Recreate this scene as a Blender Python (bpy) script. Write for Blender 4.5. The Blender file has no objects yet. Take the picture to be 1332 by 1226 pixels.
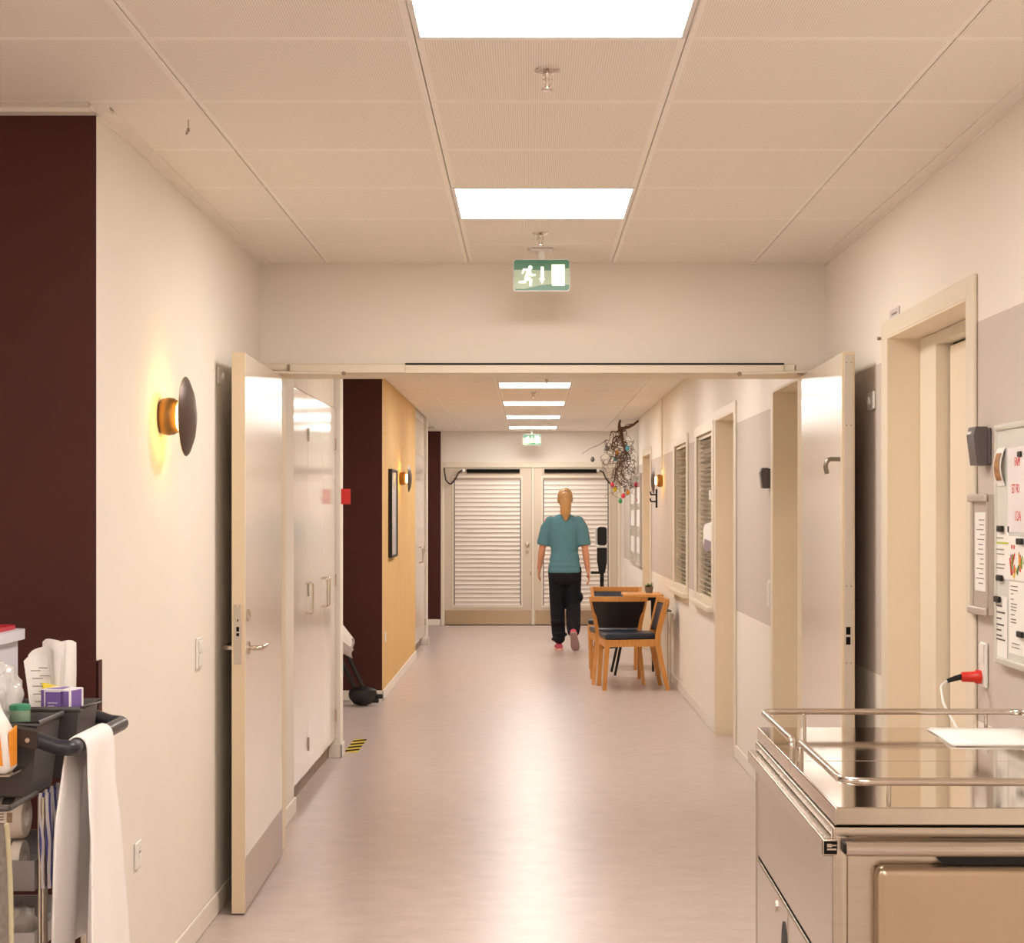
import bpy, bmesh, math, random
from mathutils import Vector, Matrix

# ------------------------------------------------------------------ camera, world, exposure
S = bpy.context.scene
COL = S.collection
F, VX, VY, CH, CEIL = 2300.0, 688.0, 667.0, 1.445, 2.495
cam_d = bpy.data.cameras.new('camera'); cam = bpy.data.objects.new('camera', cam_d); COL.objects.link(cam)
cam.location = (0, 0, CH); cam.rotation_euler = (math.radians(90), 0, 0)
cam_d.sensor_fit = 'HORIZONTAL'; cam_d.sensor_width = 36.0; cam_d.lens = F / 1332.0 * 36.0
cam_d.shift_x = (666.0 - VX) / 1332.0; cam_d.shift_y = (VY - 613.0) / 1332.0
cam_d.clip_start = 0.05; cam_d.clip_end = 100
S.camera = cam
w = bpy.data.worlds.new('world'); S.world = w; w.use_nodes = True
w.node_tree.nodes['Background'].inputs[0].default_value = (1.0, 0.9, 0.78, 1)
w.node_tree.nodes['Background'].inputs[1].default_value = 0.15
S.view_settings.view_transform = 'Standard'; S.view_settings.look = 'None'
S.view_settings.gamma = 1.0; S.view_settings.use_curve_mapping = False
S.view_settings.exposure = 0.0
PANEL_EMIT = 25.8
PANEL_COL = (1.0, 0.935, 0.875)

def PX(px, Y): return (px - VX) * Y / F
def PZ(py, Y): return CH + (VY - py) * Y / F

# ------------------------------------------------------------------ materials
def lin(c):
    return tuple((v/255/12.92 if v/255 <= .04045 else ((v/255+.055)/1.055)**2.4) for v in c) + (1,)
MATS = {}
def mat(name, rgb, rough=.5, metal=0., spec=.5, var=0., vscale=6., bump=0., bscale=200., emit=0., ecol=None, alpha=1., trans=0., coat=0., stretch=(1,1,1), ior=None):
    if name in MATS: return MATS[name]
    m = bpy.data.materials.new(name); m.use_nodes = True
    nt = m.node_tree; b = nt.nodes['Principled BSDF']
    c = lin(rgb)
    b.inputs['Base Color'].default_value = c
    b.inputs['Roughness'].default_value = rough; b.inputs['Metallic'].default_value = metal
    b.inputs['Specular IOR Level'].default_value = spec
    b.inputs['Transmission Weight'].default_value = trans
    b.inputs['Alpha'].default_value = alpha
    b.inputs['Coat Weight'].default_value = coat
    if ior: b.inputs['IOR'].default_value = ior
    if emit:
        b.inputs['Emission Color'].default_value = lin(ecol or rgb); b.inputs['Emission Strength'].default_value = emit
    if var or bump:
        tc = nt.nodes.new('ShaderNodeTexCoord'); mp = nt.nodes.new('ShaderNodeMapping')
        mp.inputs['Scale'].default_value = stretch
        nt.links.new(tc.outputs['Object'], mp.inputs[0])
    if var:
        n = nt.nodes.new('ShaderNodeTexNoise'); n.inputs['Scale'].default_value = vscale; n.inputs['Detail'].default_value = 5
        nt.links.new(mp.outputs[0], n.inputs['Vector'])
        r = nt.nodes.new('ShaderNodeMapRange'); r.inputs[1].default_value = .3; r.inputs[2].default_value = .7
        r.inputs[3].default_value = 1 - var; r.inputs[4].default_value = 1 + var
        nt.links.new(n.outputs[0], r.inputs[0])
        mx = nt.nodes.new('ShaderNodeVectorMath'); mx.operation = 'SCALE'
        mx.inputs[0].default_value = c[:3]; nt.links.new(r.outputs[0], mx.inputs['Scale'])
        nt.links.new(mx.outputs[0], b.inputs['Base Color'])
    if bump:
        n2 = nt.nodes.new('ShaderNodeTexNoise'); n2.inputs['Scale'].default_value = bscale; n2.inputs['Detail'].default_value = 3
        nt.links.new(mp.outputs[0], n2.inputs['Vector'])
        bp = nt.nodes.new('ShaderNodeBump'); bp.inputs['Strength'].default_value = bump; bp.inputs['Distance'].default_value = .002
        nt.links.new(n2.outputs[0], bp.inputs['Height']); nt.links.new(bp.outputs[0], b.inputs['Normal'])
    MATS[name] = m
    return m

M = {}
def defmats():
    M['cream'] = mat('painted cream wall', (242, 234, 222), .75, spec=.25, var=.012, vscale=2.5, bump=.08, bscale=350)
    M['brown'] = mat('painted dark brown wall', (74, 36, 30), .6, spec=.25, var=.06, vscale=3, bump=.08, bscale=350)
    M['yellow'] = mat('painted ochre wall', (226, 188, 128), .7, spec=.25, var=.03, vscale=3, bump=.08, bscale=350)
    M['skirting'] = mat('white painted skirting', (240, 232, 220), .4, spec=.4, var=.02, vscale=5)
    M['casing'] = mat('cream lacquered casing', (234, 222, 202), .4, spec=.4, var=.012, vscale=4)
    M['lining'] = mat('beige lacquered lining', (240, 224, 198), .45, spec=.35, var=.012, vscale=4)
    M['leaf'] = mat('satin laminate door', (228, 216, 202), .17, spec=.5, var=.012, vscale=3)
    M['edge'] = mat('beige door edge', (226, 206, 176), .45, spec=.4, var=.02, vscale=5)
    M['cabinet'] = mat('gloss white laminate', (230, 220, 208), .1, spec=.5, var=.01, vscale=3)
    M['filler'] = mat('matt beige filler panel', (214, 200, 180), .6, spec=.3, var=.02)
    M['plinth'] = mat('grey brown plinth', (150, 132, 112), .5, var=.05)
    M['kick'] = mat('grey laminate kick plate', (192, 178, 168), .4, var=.02)
    M['steel'] = mat('brushed stainless steel', (206, 196, 184), .24, metal=1., var=.035, vscale=3, bump=.02, bscale=60, stretch=(1, 30, 30))
    M['polish'] = mat('polished stainless steel', (212, 202, 190), .07, metal=1., var=.02, vscale=3)
    M['satin'] = mat('satin stainless steel', (208, 198, 186), .2, metal=1., var=.03, vscale=8)
    M['kicksteel'] = mat('matt stainless kick plate', (186, 166, 140), .22, metal=1., var=.03, vscale=4)
    M['black'] = mat('black rubber', (18, 17, 17), .5, spec=.4, var=.1)
    M['gap'] = mat('dark joint', (26, 22, 20), .9, spec=.1)
    M['white'] = mat('white plastic', (240, 236, 230), .35, var=.01)
    M['tray'] = mat('ceiling back board', (90, 80, 72), .9, spec=.1)
    M['panel'] = mat('white ceiling trim', (246, 237, 225), .5, spec=.3, var=.01)
defmats()

def nodes_wall_band(name, base, band, z0, z1):
    m = mat(name, base, .7, spec=.25); nt = m.node_tree; b = nt.nodes['Principled BSDF']
    g = nt.nodes.new('ShaderNodeNewGeometry'); s = nt.nodes.new('ShaderNodeSeparateXYZ'); nt.links.new(g.outputs['Position'], s.inputs[0])
    a = nt.nodes.new('ShaderNodeMath'); a.operation = 'GREATER_THAN'; a.inputs[1].default_value = z0
    c = nt.nodes.new('ShaderNodeMath'); c.operation = 'LESS_THAN'; c.inputs[1].default_value = z1
    d = nt.nodes.new('ShaderNodeMath'); d.operation = 'MULTIPLY'
    nt.links.new(s.outputs[2], a.inputs[0]); nt.links.new(s.outputs[2], c.inputs[0])
    nt.links.new(a.outputs[0], d.inputs[0]); nt.links.new(c.outputs[0], d.inputs[1])
    mx = nt.nodes.new('ShaderNodeMix'); mx.data_type = 'RGBA'
    mx.inputs[6].default_value = lin(base); mx.inputs[7].default_value = lin(band)
    nt.links.new(d.outputs[0], mx.inputs[0]); nt.links.new(mx.outputs[2], b.inputs['Base Color'])
    n2 = nt.nodes.new('ShaderNodeTexNoise'); n2.inputs['Scale'].default_value = 350
    nt.links.new(g.outputs['Position'], n2.inputs['Vector'])
    bp = nt.nodes.new('ShaderNodeBump'); bp.inputs['Strength'].default_value = .08; bp.inputs['Distance'].default_value = .002
    nt.links.new(n2.outputs[0], bp.inputs['Height']); nt.links.new(bp.outputs[0], b.inputs['Normal'])
    return m
M['band'] = nodes_wall_band('cream wall with grey painted band', (242, 234, 222), (208, 196, 186), .87, 1.975)

def floor_mat():
    m = mat('marbled grey pink linoleum', (190, 172, 162), .3, spec=.37); nt = m.node_tree; b = nt.nodes['Principled BSDF']
    tc = nt.nodes.new('ShaderNodeTexCoord'); mp = nt.nodes.new('ShaderNodeMapping'); mp.inputs['Scale'].default_value = (3., 4.5, 1)
    nt.links.new(tc.outputs['Object'], mp.inputs[0])
    n = nt.nodes.new('ShaderNodeTexNoise'); n.inputs['Scale'].default_value = 2.2; n.inputs['Detail'].default_value = 8; n.inputs['Roughness'].default_value = .65; n.inputs['Distortion'].default_value = .6
    nt.links.new(mp.outputs[0], n.inputs['Vector'])
    r = nt.nodes.new('ShaderNodeValToRGB'); r.color_ramp.elements[0].position = .32; r.color_ramp.elements[1].position = .7
    r.color_ramp.elements[0].color = lin((190, 173, 166)); r.color_ramp.elements[1].color = lin((207, 191, 184))
    nt.links.new(n.outputs[0], r.inputs[0]); nt.links.new(r.outputs[0], b.inputs['Base Color'])
    r2 = nt.nodes.new('ShaderNodeMapRange'); r2.inputs[3].default_value = .27; r2.inputs[4].default_value = .36
    nt.links.new(n.outputs[0], r2.inputs[0]); nt.links.new(r2.outputs[0], b.inputs['Roughness'])
    return m
M['floor'] = floor_mat()

def perf_mat():
    # perforated steel tile: round holes 2.5 mm every 5.5 mm inside a plain rim
    m = mat('perforated ceiling tile', (236, 224, 210), .6, spec=.3); nt = m.node_tree; b = nt.nodes['Principled BSDF']
    tc = nt.nodes.new('ShaderNodeTexCoord'); s = nt.nodes.new('ShaderNodeSeparateXYZ'); nt.links.new(tc.outputs['Object'], s.inputs[0])
    def math_(op, a, v=None, v2=None):
        n = nt.nodes.new('ShaderNodeMath'); n.operation = op
        for i, q in enumerate((a, v, v2)):
            if q is None: continue
            if isinstance(q, (int, float)): n.inputs[i].default_value = q
            else: nt.links.new(q, n.inputs[i])
        return n.outputs[0]
    p = .0058
    fx = math_('SUBTRACT', math_('FRACT', math_('DIVIDE', s.outputs[0], p)), .5)
    fy = math_('SUBTRACT', math_('FRACT', math_('DIVIDE', s.outputs[1], p)), .5)
    d = math_('ADD', math_('MULTIPLY', fx, fx), math_('MULTIPLY', fy, fy))
    hole = math_('LESS_THAN', d, .075)
    inx = math_('LESS_THAN', math_('ABSOLUTE', s.outputs[0]), .282)
    iny = math_('LESS_THAN', math_('ABSOLUTE', s.outputs[1]), .286)
    h = math_('MULTIPLY', hole, math_('MULTIPLY', inx, iny))
    mx = nt.nodes.new('ShaderNodeMix'); mx.data_type = 'RGBA'
    mx.inputs[6].default_value = lin((255, 247, 236)); mx.inputs[7].default_value = lin((216, 200, 182))
    nt.links.new(h, mx.inputs[0]); nt.links.new(mx.outputs[2], b.inputs['Base Color'])
    return m
M['perf'] = perf_mat()
M['lamp'] = mat('lit diffuser', (255, 255, 255), .5, emit=1.)
M['lamp'].node_tree.nodes['Principled BSDF'].inputs['Emission Color'].default_value = PANEL_COL + (1,)
M['lamp'].node_tree.nodes['Principled BSDF'].inputs['Emission Strength'].default_value = PANEL_EMIT

# ------------------------------------------------------------------ mesh builder
class MB:
    def __init__(s): s.v = []; s.f = []; s.bev = False
    def add(s, vs, fs):
        o = len(s.v); s.v += [tuple(v) for v in vs]; s.f += [tuple(i + o for i in f) for f in fs]; return s
    def box(s, x0, x1, y0, y1, z0, z1, bev=0., seg=1):
        if x0 > x1: x0, x1 = x1, x0
        if y0 > y1: y0, y1 = y1, y0
        if z0 > z1: z0, z1 = z1, z0
        if bev <= 0:
            vs = [(x, y, z) for z in (z0, z1) for y in (y0, y1) for x in (x0, x1)]
            return s.add(vs, [(0, 2, 3, 1), (4, 5, 7, 6), (0, 1, 5, 4), (2, 6, 7, 3), (0, 4, 6, 2), (1, 3, 7, 5)])
        s.bev = True
        bm = bmesh.new(); bmesh.ops.create_cube(bm, size=1)
        for v in bm.verts: v.co = Vector(((x0+x1)/2 + v.co.x*(x1-x0), (y0+y1)/2 + v.co.y*(y1-y0), (z0+z1)/2 + v.co.z*(z1-z0)))
        bmesh.ops.bevel(bm, geom=bm.edges[:], offset=bev, segments=seg, profile=.5, affect='EDGES')
        return s.bm(bm)
    def bm(s, bm, mtx=None):
        bm.verts.index_update()
        if mtx is not None: bm.transform(mtx)
        s.add([v.co[:] for v in bm.verts], [[v.index for v in f.verts] for f in bm.faces]); bm.free(); return s
    def tube(s, pts, r, n=10, caps=True, closed=False):
        pts = [Vector(p) for p in pts]; N = len(pts)
        rs = r if isinstance(r, (list, tuple)) else [r] * N
        tang = []
        for i in range(N):
            if closed: t = pts[(i+1) % N] - pts[i-1]
            else: t = pts[min(i+1, N-1)] - pts[max(i-1, 0)]
            tang.append(t.normalized() if t.length > 1e-9 else Vector((0, 0, 1)))
        up = Vector((0, 0, 1)) if abs(tang[0].z) < .9 else Vector((1, 0, 0))
        a = tang[0].cross(up).normalized(); vs = []
        for i in range(N):
            a = (a - tang[i] * a.dot(tang[i]))
            a = a.normalized() if a.length > 1e-6 else tang[i].orthogonal().normalized()
            b = tang[i].cross(a)
            for k in range(n):
                th = 2*math.pi*k/n; vs.append(pts[i] + (a*math.cos(th) + b*math.sin(th)) * rs[i])
        fs = []
        for i in range(N if closed else N-1):
            j = (i+1) % N
            for k in range(n):
                k2 = (k+1) % n; fs.append((i*n+k, i*n+k2, j*n+k2, j*n+k))
        if caps and not closed: fs.append(tuple(range(n))[::-1]); fs.append(tuple(range((N-1)*n, N*n)))
        return s.add(vs, fs)
    def cyl(s, p0, p1, r, n=16, r1=None): return s.tube([p0, p1], [r, r if r1 is None else r1], n)
    def lathe(s, prof, origin, axis='z', n=24, cap=True):
        # prof: (radius, height) pairs along the axis
        o = Vector(origin); vs = []
        for (r, h) in prof:
            for k in range(n):
                th = 2*math.pi*k/n; c, d = r*math.cos(th), r*math.sin(th)
                vs.append(o + (Vector((c, d, h)) if axis == 'z' else Vector((h, c, d)) if axis == 'x' else Vector((d, h, c))))
        fs = []
        for i in range(len(prof)-1):
            for k in range(n):
                k2 = (k+1) % n; fs.append((i*n+k, i*n+k2, (i+1)*n+k2, (i+1)*n+k))
        if cap: fs.append(tuple(range(n))[::-1]); fs.append(tuple(range((len(prof)-1)*n, len(prof)*n)))
        return s.add(vs, fs)
    def prism(s, poly, h0, h1, axis='z'):
        # poly extruded along an axis: 'z' (x,y)  'y' (x,z)  'x' (y,z)
        def P(a, b, h): return (a, b, h) if axis == 'z' else (a, h, b) if axis == 'y' else (h, a, b)
        n = len(poly)
        vs = [P(a, b, h0) for a, b in poly] + [P(a, b, h1) for a, b in poly]
        return s.add(vs, [tuple(range(n))[::-1], tuple(range(n, 2*n))] + [(i, (i+1) % n, (i+1) % n+n, i+n) for i in range(n)])
    def ball(s, c, r, n=12, m=8):
        rx, ry, rz = r if isinstance(r, (tuple, list)) else (r, r, r)
        vs = [(c[0], c[1], c[2]-rz)]
        for i in range(1, m):
            ph = -math.pi/2 + math.pi*i/m
            for k in range(n):
                th = 2*math.pi*k/n
                vs.append((c[0]+rx*math.cos(ph)*math.cos(th), c[1]+ry*math.cos(ph)*math.sin(th), c[2]+rz*math.sin(ph)))
        vs.append((c[0], c[1], c[2]+rz)); fs = [(0, 1+(k+1) % n, 1+k) for k in range(n)]
        for i in range(m-2):
            for k in range(n):
                a = 1+i*n; fs.append((a+k, a+(k+1) % n, a+n+(k+1) % n, a+n+k))
        L = len(vs)-1; a = 1+(m-2)*n
        fs += [(L, a+k, a+(k+1) % n) for k in range(n)]
        return s.add(vs, fs)
    def grid(s, fn, nu, nv):
        vs = [fn(i/nu, j/nv) for i in range(nu+1) for j in range(nv+1)]
        return s.add(vs, [(i*(nv+1)+j, (i+1)*(nv+1)+j, (i+1)*(nv+1)+j+1, i*(nv+1)+j+1) for i in range(nu) for j in range(nv)])
    def mesh(s, name, sharp=50):
        me = bpy.data.meshes.new(name); me.from_pydata(s.v, [], s.f); me.validate(); me.update()
        bm = bmesh.new(); bm.from_mesh(me); bmesh.ops.recalc_face_normals(bm, faces=bm.faces[:]); bm.to_mesh(me); bm.free()
        me.shade_smooth(); me.set_sharp_from_angle(angle=math.radians(sharp))
        return me
    def build(s, name, m, parent=None, world=True, sharp=50):
        me = s.mesh(name, sharp)
        if parent is not None and world:
            root = parent
            while root.parent is not None: root = root.parent
            mt = (Matrix.Translation(root.location) @ Matrix.Rotation(root.rotation_euler.z, 4, 'Z')).inverted()
            me.transform(mt)
        o = bpy.data.objects.new(name, me); COL.objects.link(o)
        me.materials.append(m if not isinstance(m, str) else M[m])
        if parent is not None: o.parent = parent
        if s.bev:
            wn = o.modifiers.new('weighted_normal', 'WEIGHTED_NORMAL'); wn.keep_sharp = True; wn.weight = 100
        return o

def fillet(pts, r, n=6):
    pts = [Vector(p) for p in pts]; out = [pts[0]]
    for i in range(1, len(pts)-1):
        a, b, c = pts[i-1], pts[i], pts[i+1]
        u = (a-b).normalized(); v = (c-b).normalized(); ang = u.angle(v)
        if ang > math.pi-.05: out.append(b); continue
        d = min(r/math.tan(ang/2), (a-b).length*.49, (c-b).length*.49)
        p, q = b+u*d, b+v*d
        for k in range(n+1):
            t = k/n; out.append(p*(1-t)**2 + b*2*t*(1-t) + q*t*t)
    out.append(pts[-1]); return out

def tag(o, label, cat, group=None, kind=None):
    o['label'] = label; o['category'] = cat
    if group: o['group'] = group
    if kind: o['kind'] = kind
    return o
def thing(name, label, cat, loc=(0, 0, 0), rz=0., group=None, kind=None):
    o = bpy.data.objects.new(name, None); COL.objects.link(o); o.location = loc; o.rotation_euler = (0, 0, rz); o.empty_display_size = .1
    return tag(o, label, cat, group, kind)
def struct(name, mb, m, label, cat='wall'):
    return tag(mb.build(name, m), label, cat, kind='structure')
def kids(o): return [c for c in bpy.data.objects if c.parent == o]
def copy_tree(o, parent=None):
    c = o.copy(); COL.objects.link(c); c.parent = parent
    for ch in kids(o): copy_tree(ch, c)
    return c
def inst(src, parent, loc, name=None):
    # another object sharing the mesh of a piece
    c = src.copy(); COL.objects.link(c); c.parent = parent; c.location = loc
    return c
def text_mb(txt, size, thick=.0006):
    cu = bpy.data.curves.new('lettering', 'FONT'); cu.body = txt; cu.size = size; cu.extrude = thick; cu.resolution_u = 2
    o = bpy.data.objects.new('lettering', cu); COL.objects.link(o)
    dg = bpy.context.evaluated_depsgraph_get(); me = o.evaluated_get(dg).to_mesh()
    mb = MB().add([v.co[:] for v in me.vertices], [tuple(p.vertices) for p in me.polygons])
    o.evaluated_get(dg).to_mesh_clear(); bpy.data.objects.remove(o); bpy.data.curves.remove(cu)
    return mb
# ------------------------------------------------------------------ the setting
XL, XR, XR2 = -1.13, 1.245, 1.225
YL0, YL1 = 7.43, 7.69            # the cross wall with the double doors
YEND = 22.76
fl = struct('floor', MB().box(-2.9, 2.4, -1.7, 23.1, -.06, 0), 'floor', 'glossy pink grey marbled linoleum corridor floor', 'floor')

# ceiling: back board with hung perforated tiles
ceil = struct('ceiling', MB().box(-2.9, 2.4, -1.7, 23.1, CEIL+.03, CEIL+.08), 'tray', 'perforated cream metal tile ceiling running along the corridor', 'ceiling')
tile_cache = {}
def tile(x0, x1, y0, y1, perf=True):
    w_, d_ = round(x1-x0, 4), round(y1-y0, 4); k = (w_, d_, perf); gx, gy = .0013, .0008
    if k not in tile_cache:
        hx, hy, b = w_/2-gx, d_/2-gy, .004
        mb = MB().add([(-hx, -hy, .02), (hx, -hy, .02), (hx, hy, .02), (-hx, hy, .02), (-hx, -hy, b*.6), (hx, -hy, b*.6), (hx, hy, b*.6), (-hx, hy, b*.6),
                       (-hx+b, -hy+b, 0), (hx-b, -hy+b, 0), (hx-b, hy-b, 0), (-hx+b, hy-b, 0)],
                      [(0, 1, 2, 3), (0, 4, 5, 1), (1, 5, 6, 2), (2, 6, 7, 3), (3, 7, 4, 0), (4, 8, 9, 5), (5, 9, 10, 6), (6, 10, 11, 7), (7, 11, 8, 4), (8, 11, 10, 9)])
        tile_cache[k] = mb.mesh('ceiling_tile', 15); tile_cache[k].materials.append(M['perf' if perf else 'panel'])
    o = bpy.data.objects.new('ceiling_tile', tile_cache[k]); COL.objects.link(o); o.parent = ceil
    o.location = ((x0+x1)/2, (y0+y1)/2, CEIL)
CX = [-.853, -.253, .35, .948]
NEAR_LIGHTS = [.915-2.4, .915, 3.315, 5.715]
FAR_LIGHTS = [9.47, 11.87, 14.27, 16.67, 19.07, 21.47]
def is_light(y0, ls): return any(abs(y0-l) < .02 for l in ls)
y = 2.715
while y < YL0-.01:
    y1 = min(y+.6, YL0)
    cols = [(CX[0], CX[1]), (CX[1], CX[2]), (CX[2], CX[3]), (CX[3], XR)]
    if y1 <= 4.52: cols = [(-2.653, -2.053), (-2.053, -1.453), (-1.453, CX[0])] + cols
    else: cols = [(XL, CX[0])] + cols
    if 4.5 < y < 4.55: cols += [(-1.453, XL), (-2.053, -1.453)]
    for (a, b) in cols:
        yy1 = 4.62 if (4.5 < y < 4.55 and b <= XL) else y1
        if a == CX[1] and is_light(y, NEAR_LIGHTS): continue
        tile(a, b, y, yy1)
    y += .6
ys = [YL1, 8.27]
while ys[-1] < YEND-.01: ys.append(min(ys[-1]+.6, YEND))
for y, y1 in zip(ys[:-1], ys[1:]):
    cols = [(CX[0], CX[1]), (CX[1], CX[2]), (CX[2], CX[3]), (CX[3], XR2), (XL, CX[0])]
    if 10.5 < (y+y1)/2 < 13.7 or (y+y1)/2 > 19.4: cols.append((-1.73, XL)); cols.append((-2.33, -1.73))
    for (a, b) in cols:
        if a == CX[1] and is_light(y, FAR_LIGHTS): continue
        tile(a, b, y, y1)
# plain ceiling over the part behind the camera
struct('ceiling_rear', MB().box(-2.85, CX[1], -1.6, 2.715, CEIL, CEIL+.02).box(CX[2], XR, -1.6, 2.715, CEIL, CEIL+.02)
       .box(CX[1], CX[2], -.885, .915, CEIL, CEIL+.02).box(CX[1], CX[2], 1.515, 2.715, CEIL, CEIL+.02).box(-2.85, -2.653, 2.715, 4.62, CEIL, CEIL+.02), 'panel',
       'plain cream ceiling field ahead of the perforated tiles', 'ceiling')
struct('trim_1', MB().box(XL, XL+.045, 4.55, YL0, CEIL-.004, CEIL-.0005).box(XL, XL+.004, 4.55, YL0, CEIL-.012, CEIL-.004), 'panel', 'narrow cream ceiling edge strip above the lamp wall', 'trim')
struct('trim_2', MB().box(XR-.045, XR, 2.7, YL0, CEIL-.004, CEIL-.0005).box(XR-.004, XR, 2.7, YL0, CEIL-.012, CEIL-.004), 'panel', 'narrow cream ceiling edge strip above the notice board wall', 'trim')
struct('trim_3', MB().box(-2.8, XL+.045, 4.575, 4.62, CEIL-.012, CEIL-.0005), 'panel', 'cream ceiling edge strip over the dark brown wall by the cleaning cart', 'trim')
struct('trim_4', MB().box(XL+.045, XR-.045, YL0-.03, YL0, CEIL-.004, CEIL-.0005), 'panel', 'thin ceiling edge strip over the double doorway', 'trim')

# walls on the left
struct('wall_left_near', MB().box(-1.30, XL, 4.6205, 8.5, 0, CEIL+.03), 'cream', 'cream wall with the round lamp and light switch')
struct('wall_left_front', MB().box(-2.85, XL-.0005, 4.62, 4.72, 0, CEIL+.03), 'brown', 'dark brown painted wall behind the cleaning cart')
struct('wall_left_outer', MB().box(-2.95, -2.85, -1.7, 4.72, 0, CEIL+.03), 'cream', 'cream side wall beyond the cleaning cart')
struct('wall_left_cabinet_back', MB().box(-1.85, -1.75, 8.5, 10.45, 0, CEIL+.03).box(-1.75, -1.155, 8.5, 10.45, 2.42, CEIL+.03), 'cream', 'cream wall behind and above the tall cupboards')
struct('wall_left_pier', MB().box(-2.4, -1.115, 10.45, 10.60, 0, CEIL+.03), 'cream', 'narrow cream pier carrying the small red sign')
struct('wall_left_alcove', MB().box(-2.4, -2.3, 10.60, 13.62, 0, CEIL+.03), 'cream', 'cream rear wall of the alcove with the black cleaning machine')
struct('wall_left_brown', MB().box(-2.4, XL-.0005, 13.62, 13.72, 0, CEIL+.03), 'brown', 'dark brown wall facing the alcove next to the ochre wall')
struct('wall_left_ochre', MB().box(-1.30, XL, 13.6205, 17.6, 0, CEIL+.03), 'yellow', 'ochre yellow wall with the framed picture')
struct('wall_left_far_cabinet_back', MB().box(-1.85, -1.75, 17.6, 19.4, 0, CEIL+.03).box(-1.75, -1.155, 17.6, 19.4, 2.42, CEIL+.03), 'cream', 'cream wall behind the tall cupboards past the ochre wall')
struct('wall_left_far_pier', MB().box(-2.4, -1.115, 19.4, 19.52, 0, CEIL+.03), 'cream', 'narrow cream pier past the ochre wall')
struct('wall_left_far_alcove', MB().box(-2.4, -2.3, 19.52, YEND, 0, CEIL+.03), 'cream', 'cream rear wall of the alcove by the glazed end doors')
struct('wall_left_end', MB().box(-2.4, -1.1355, YEND-.02, YEND+.1, 0, CEIL+.03), 'brown', 'dark brown wall strip beside the glazed end doors')

# cross wall above the open double doors
struct('wall_cross', MB().box(XL-.02, XR+.02, YL0, YL1, 2.05, CEIL+.03), 'cream', 'cream cross wall above the open double doors')
struct('trim_5', MB().box(XL-.01, -1.075, YL0-.004, YL1+.004, 0, 2.05).box(1.185, XR+.01, YL0-.004, YL1+.004, 0, 2.05)
       .box(-1.075, 1.185, YL0-.004, YL1+.004, 2.028, 2.05).box(-1.075, -1.055, YL0+.06, YL1-.02, 0, 2.028).box(1.165, 1.185, YL0+.06, YL1-.02, 0, 2.028),
       'lining', 'beige frame of the open double doorway', 'door frame')

# right wall with doorways and windows
def wall_open(name, x0, x1, ya, yb, ops, m, label):
    mb = MB(); y = ya
    for (a, b, z0, z1) in sorted(ops):
        if a > y: mb.box(x0, x1, y, a, 0, CEIL+.03)
        if z0 > 0: mb.box(x0, x1, a, b, 0, z0)
        mb.box(x0, x1, a, b, z1, CEIL+.03); y = b
    mb.box(x0, x1, y, yb, 0, CEIL+.03)
    return struct(name, mb, m, label)
DA = (4.99, 6.09); DC = (7.86, 8.80); DB = (10.50, 11.52); DD = (17.75, 18.85)
W1 = (11.72, 12.88); W2 = (13.62, 14.82); WZ = (.835, 2.03)
wall_open('wall_right_near', XR, XR+.22, -1.7, YL1, [(DA[0], DA[1], 0, 2.05)], 'band', 'cream wall with grey band and notice board')
wall_open('wall_right_far', XR2, XR2+.22, YL1, YEND, [(a, b, 0, 2.05) for a, b in (DC, DB, DD)] + [(W1[0], W1[1]) + WZ, (W2[0], W2[1]) + WZ], 'band',
          'cream wall with grey band and office windows beyond the doorway')
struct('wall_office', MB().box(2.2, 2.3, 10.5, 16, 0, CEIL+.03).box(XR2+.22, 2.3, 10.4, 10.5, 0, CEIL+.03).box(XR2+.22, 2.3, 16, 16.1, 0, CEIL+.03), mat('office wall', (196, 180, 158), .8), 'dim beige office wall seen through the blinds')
struct('wall_end', MB().box(-1.1355, -1.09, YEND, YEND+.18, 0, CEIL+.03).box(1.14, XR2+.22, YEND, YEND+.18, 0, CEIL+.03).box(-1.09, 1.14, YEND, YEND+.18, 2.05, CEIL+.03), 'cream', 'cream end wall around the glazed end doors')
struct('wall_end_backing', MB().box(-1.2, 1.25, YEND+.2, YEND+.25, 0, 2.2), 'gap', 'dark space behind the glazed end doors')
struct('wall_rear', MB().box(-2.95, XR+.22, -1.8, -1.7, 0, CEIL+.03), 'cream', 'cream wall closing the corridor behind the trolley')

# skirting boards
def skirt(n, boxes, label):
    mb = MB()
    for b in boxes: mb.box(*b, bev=.004)
    struct('baseboard_'+n, mb, 'skirting', label, 'baseboard')
H = .08; T = .012
skirt('left_near', [(XL, XL+T, 4.63, YL0-.006, .001, H)], 'white skirting board under the lamp wall')
skirt('left_passage', [(XL, XL+T, YL1+.006, 8.512, .001, H), (-1.185, XL+T, 8.5, 8.512, .001, H)], 'short white skirting board ahead of the tall cupboards')
skirt('left_pier', [(-1.185, -1.115+T, 10.438, 10.45, .001, H), (-1.115, -1.115+T, 10.438, 10.6, .001, H)], 'white skirting block at the foot of the red sign pier')
skirt('left_brown', [(-2.3, XL+T, 13.608, 13.62, .001, H)], 'white skirting board under the alcove brown wall')
skirt('left_ochre', [(XL, XL+T, 13.608, 17.6, .001, H)], 'white skirting board along the ochre wall')
skirt('left_far_pier', [(-1.185, -1.115+T, 19.388, 19.4, .001, H), (-1.115, -1.115+T, 19.388, 19.52, .001, H)], 'white skirting block at the cupboard pier past the ochre wall')
skirt('left_end', [(-2.3, -1.14, YEND-.034, YEND-.02, .001, H)], 'white skirting board under the brown strip by the glazed end doors')
skirt('left_front', [(-2.85, XL+T, 4.608, 4.62, .001, H)], 'white skirting board behind the cleaning cart')
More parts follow.
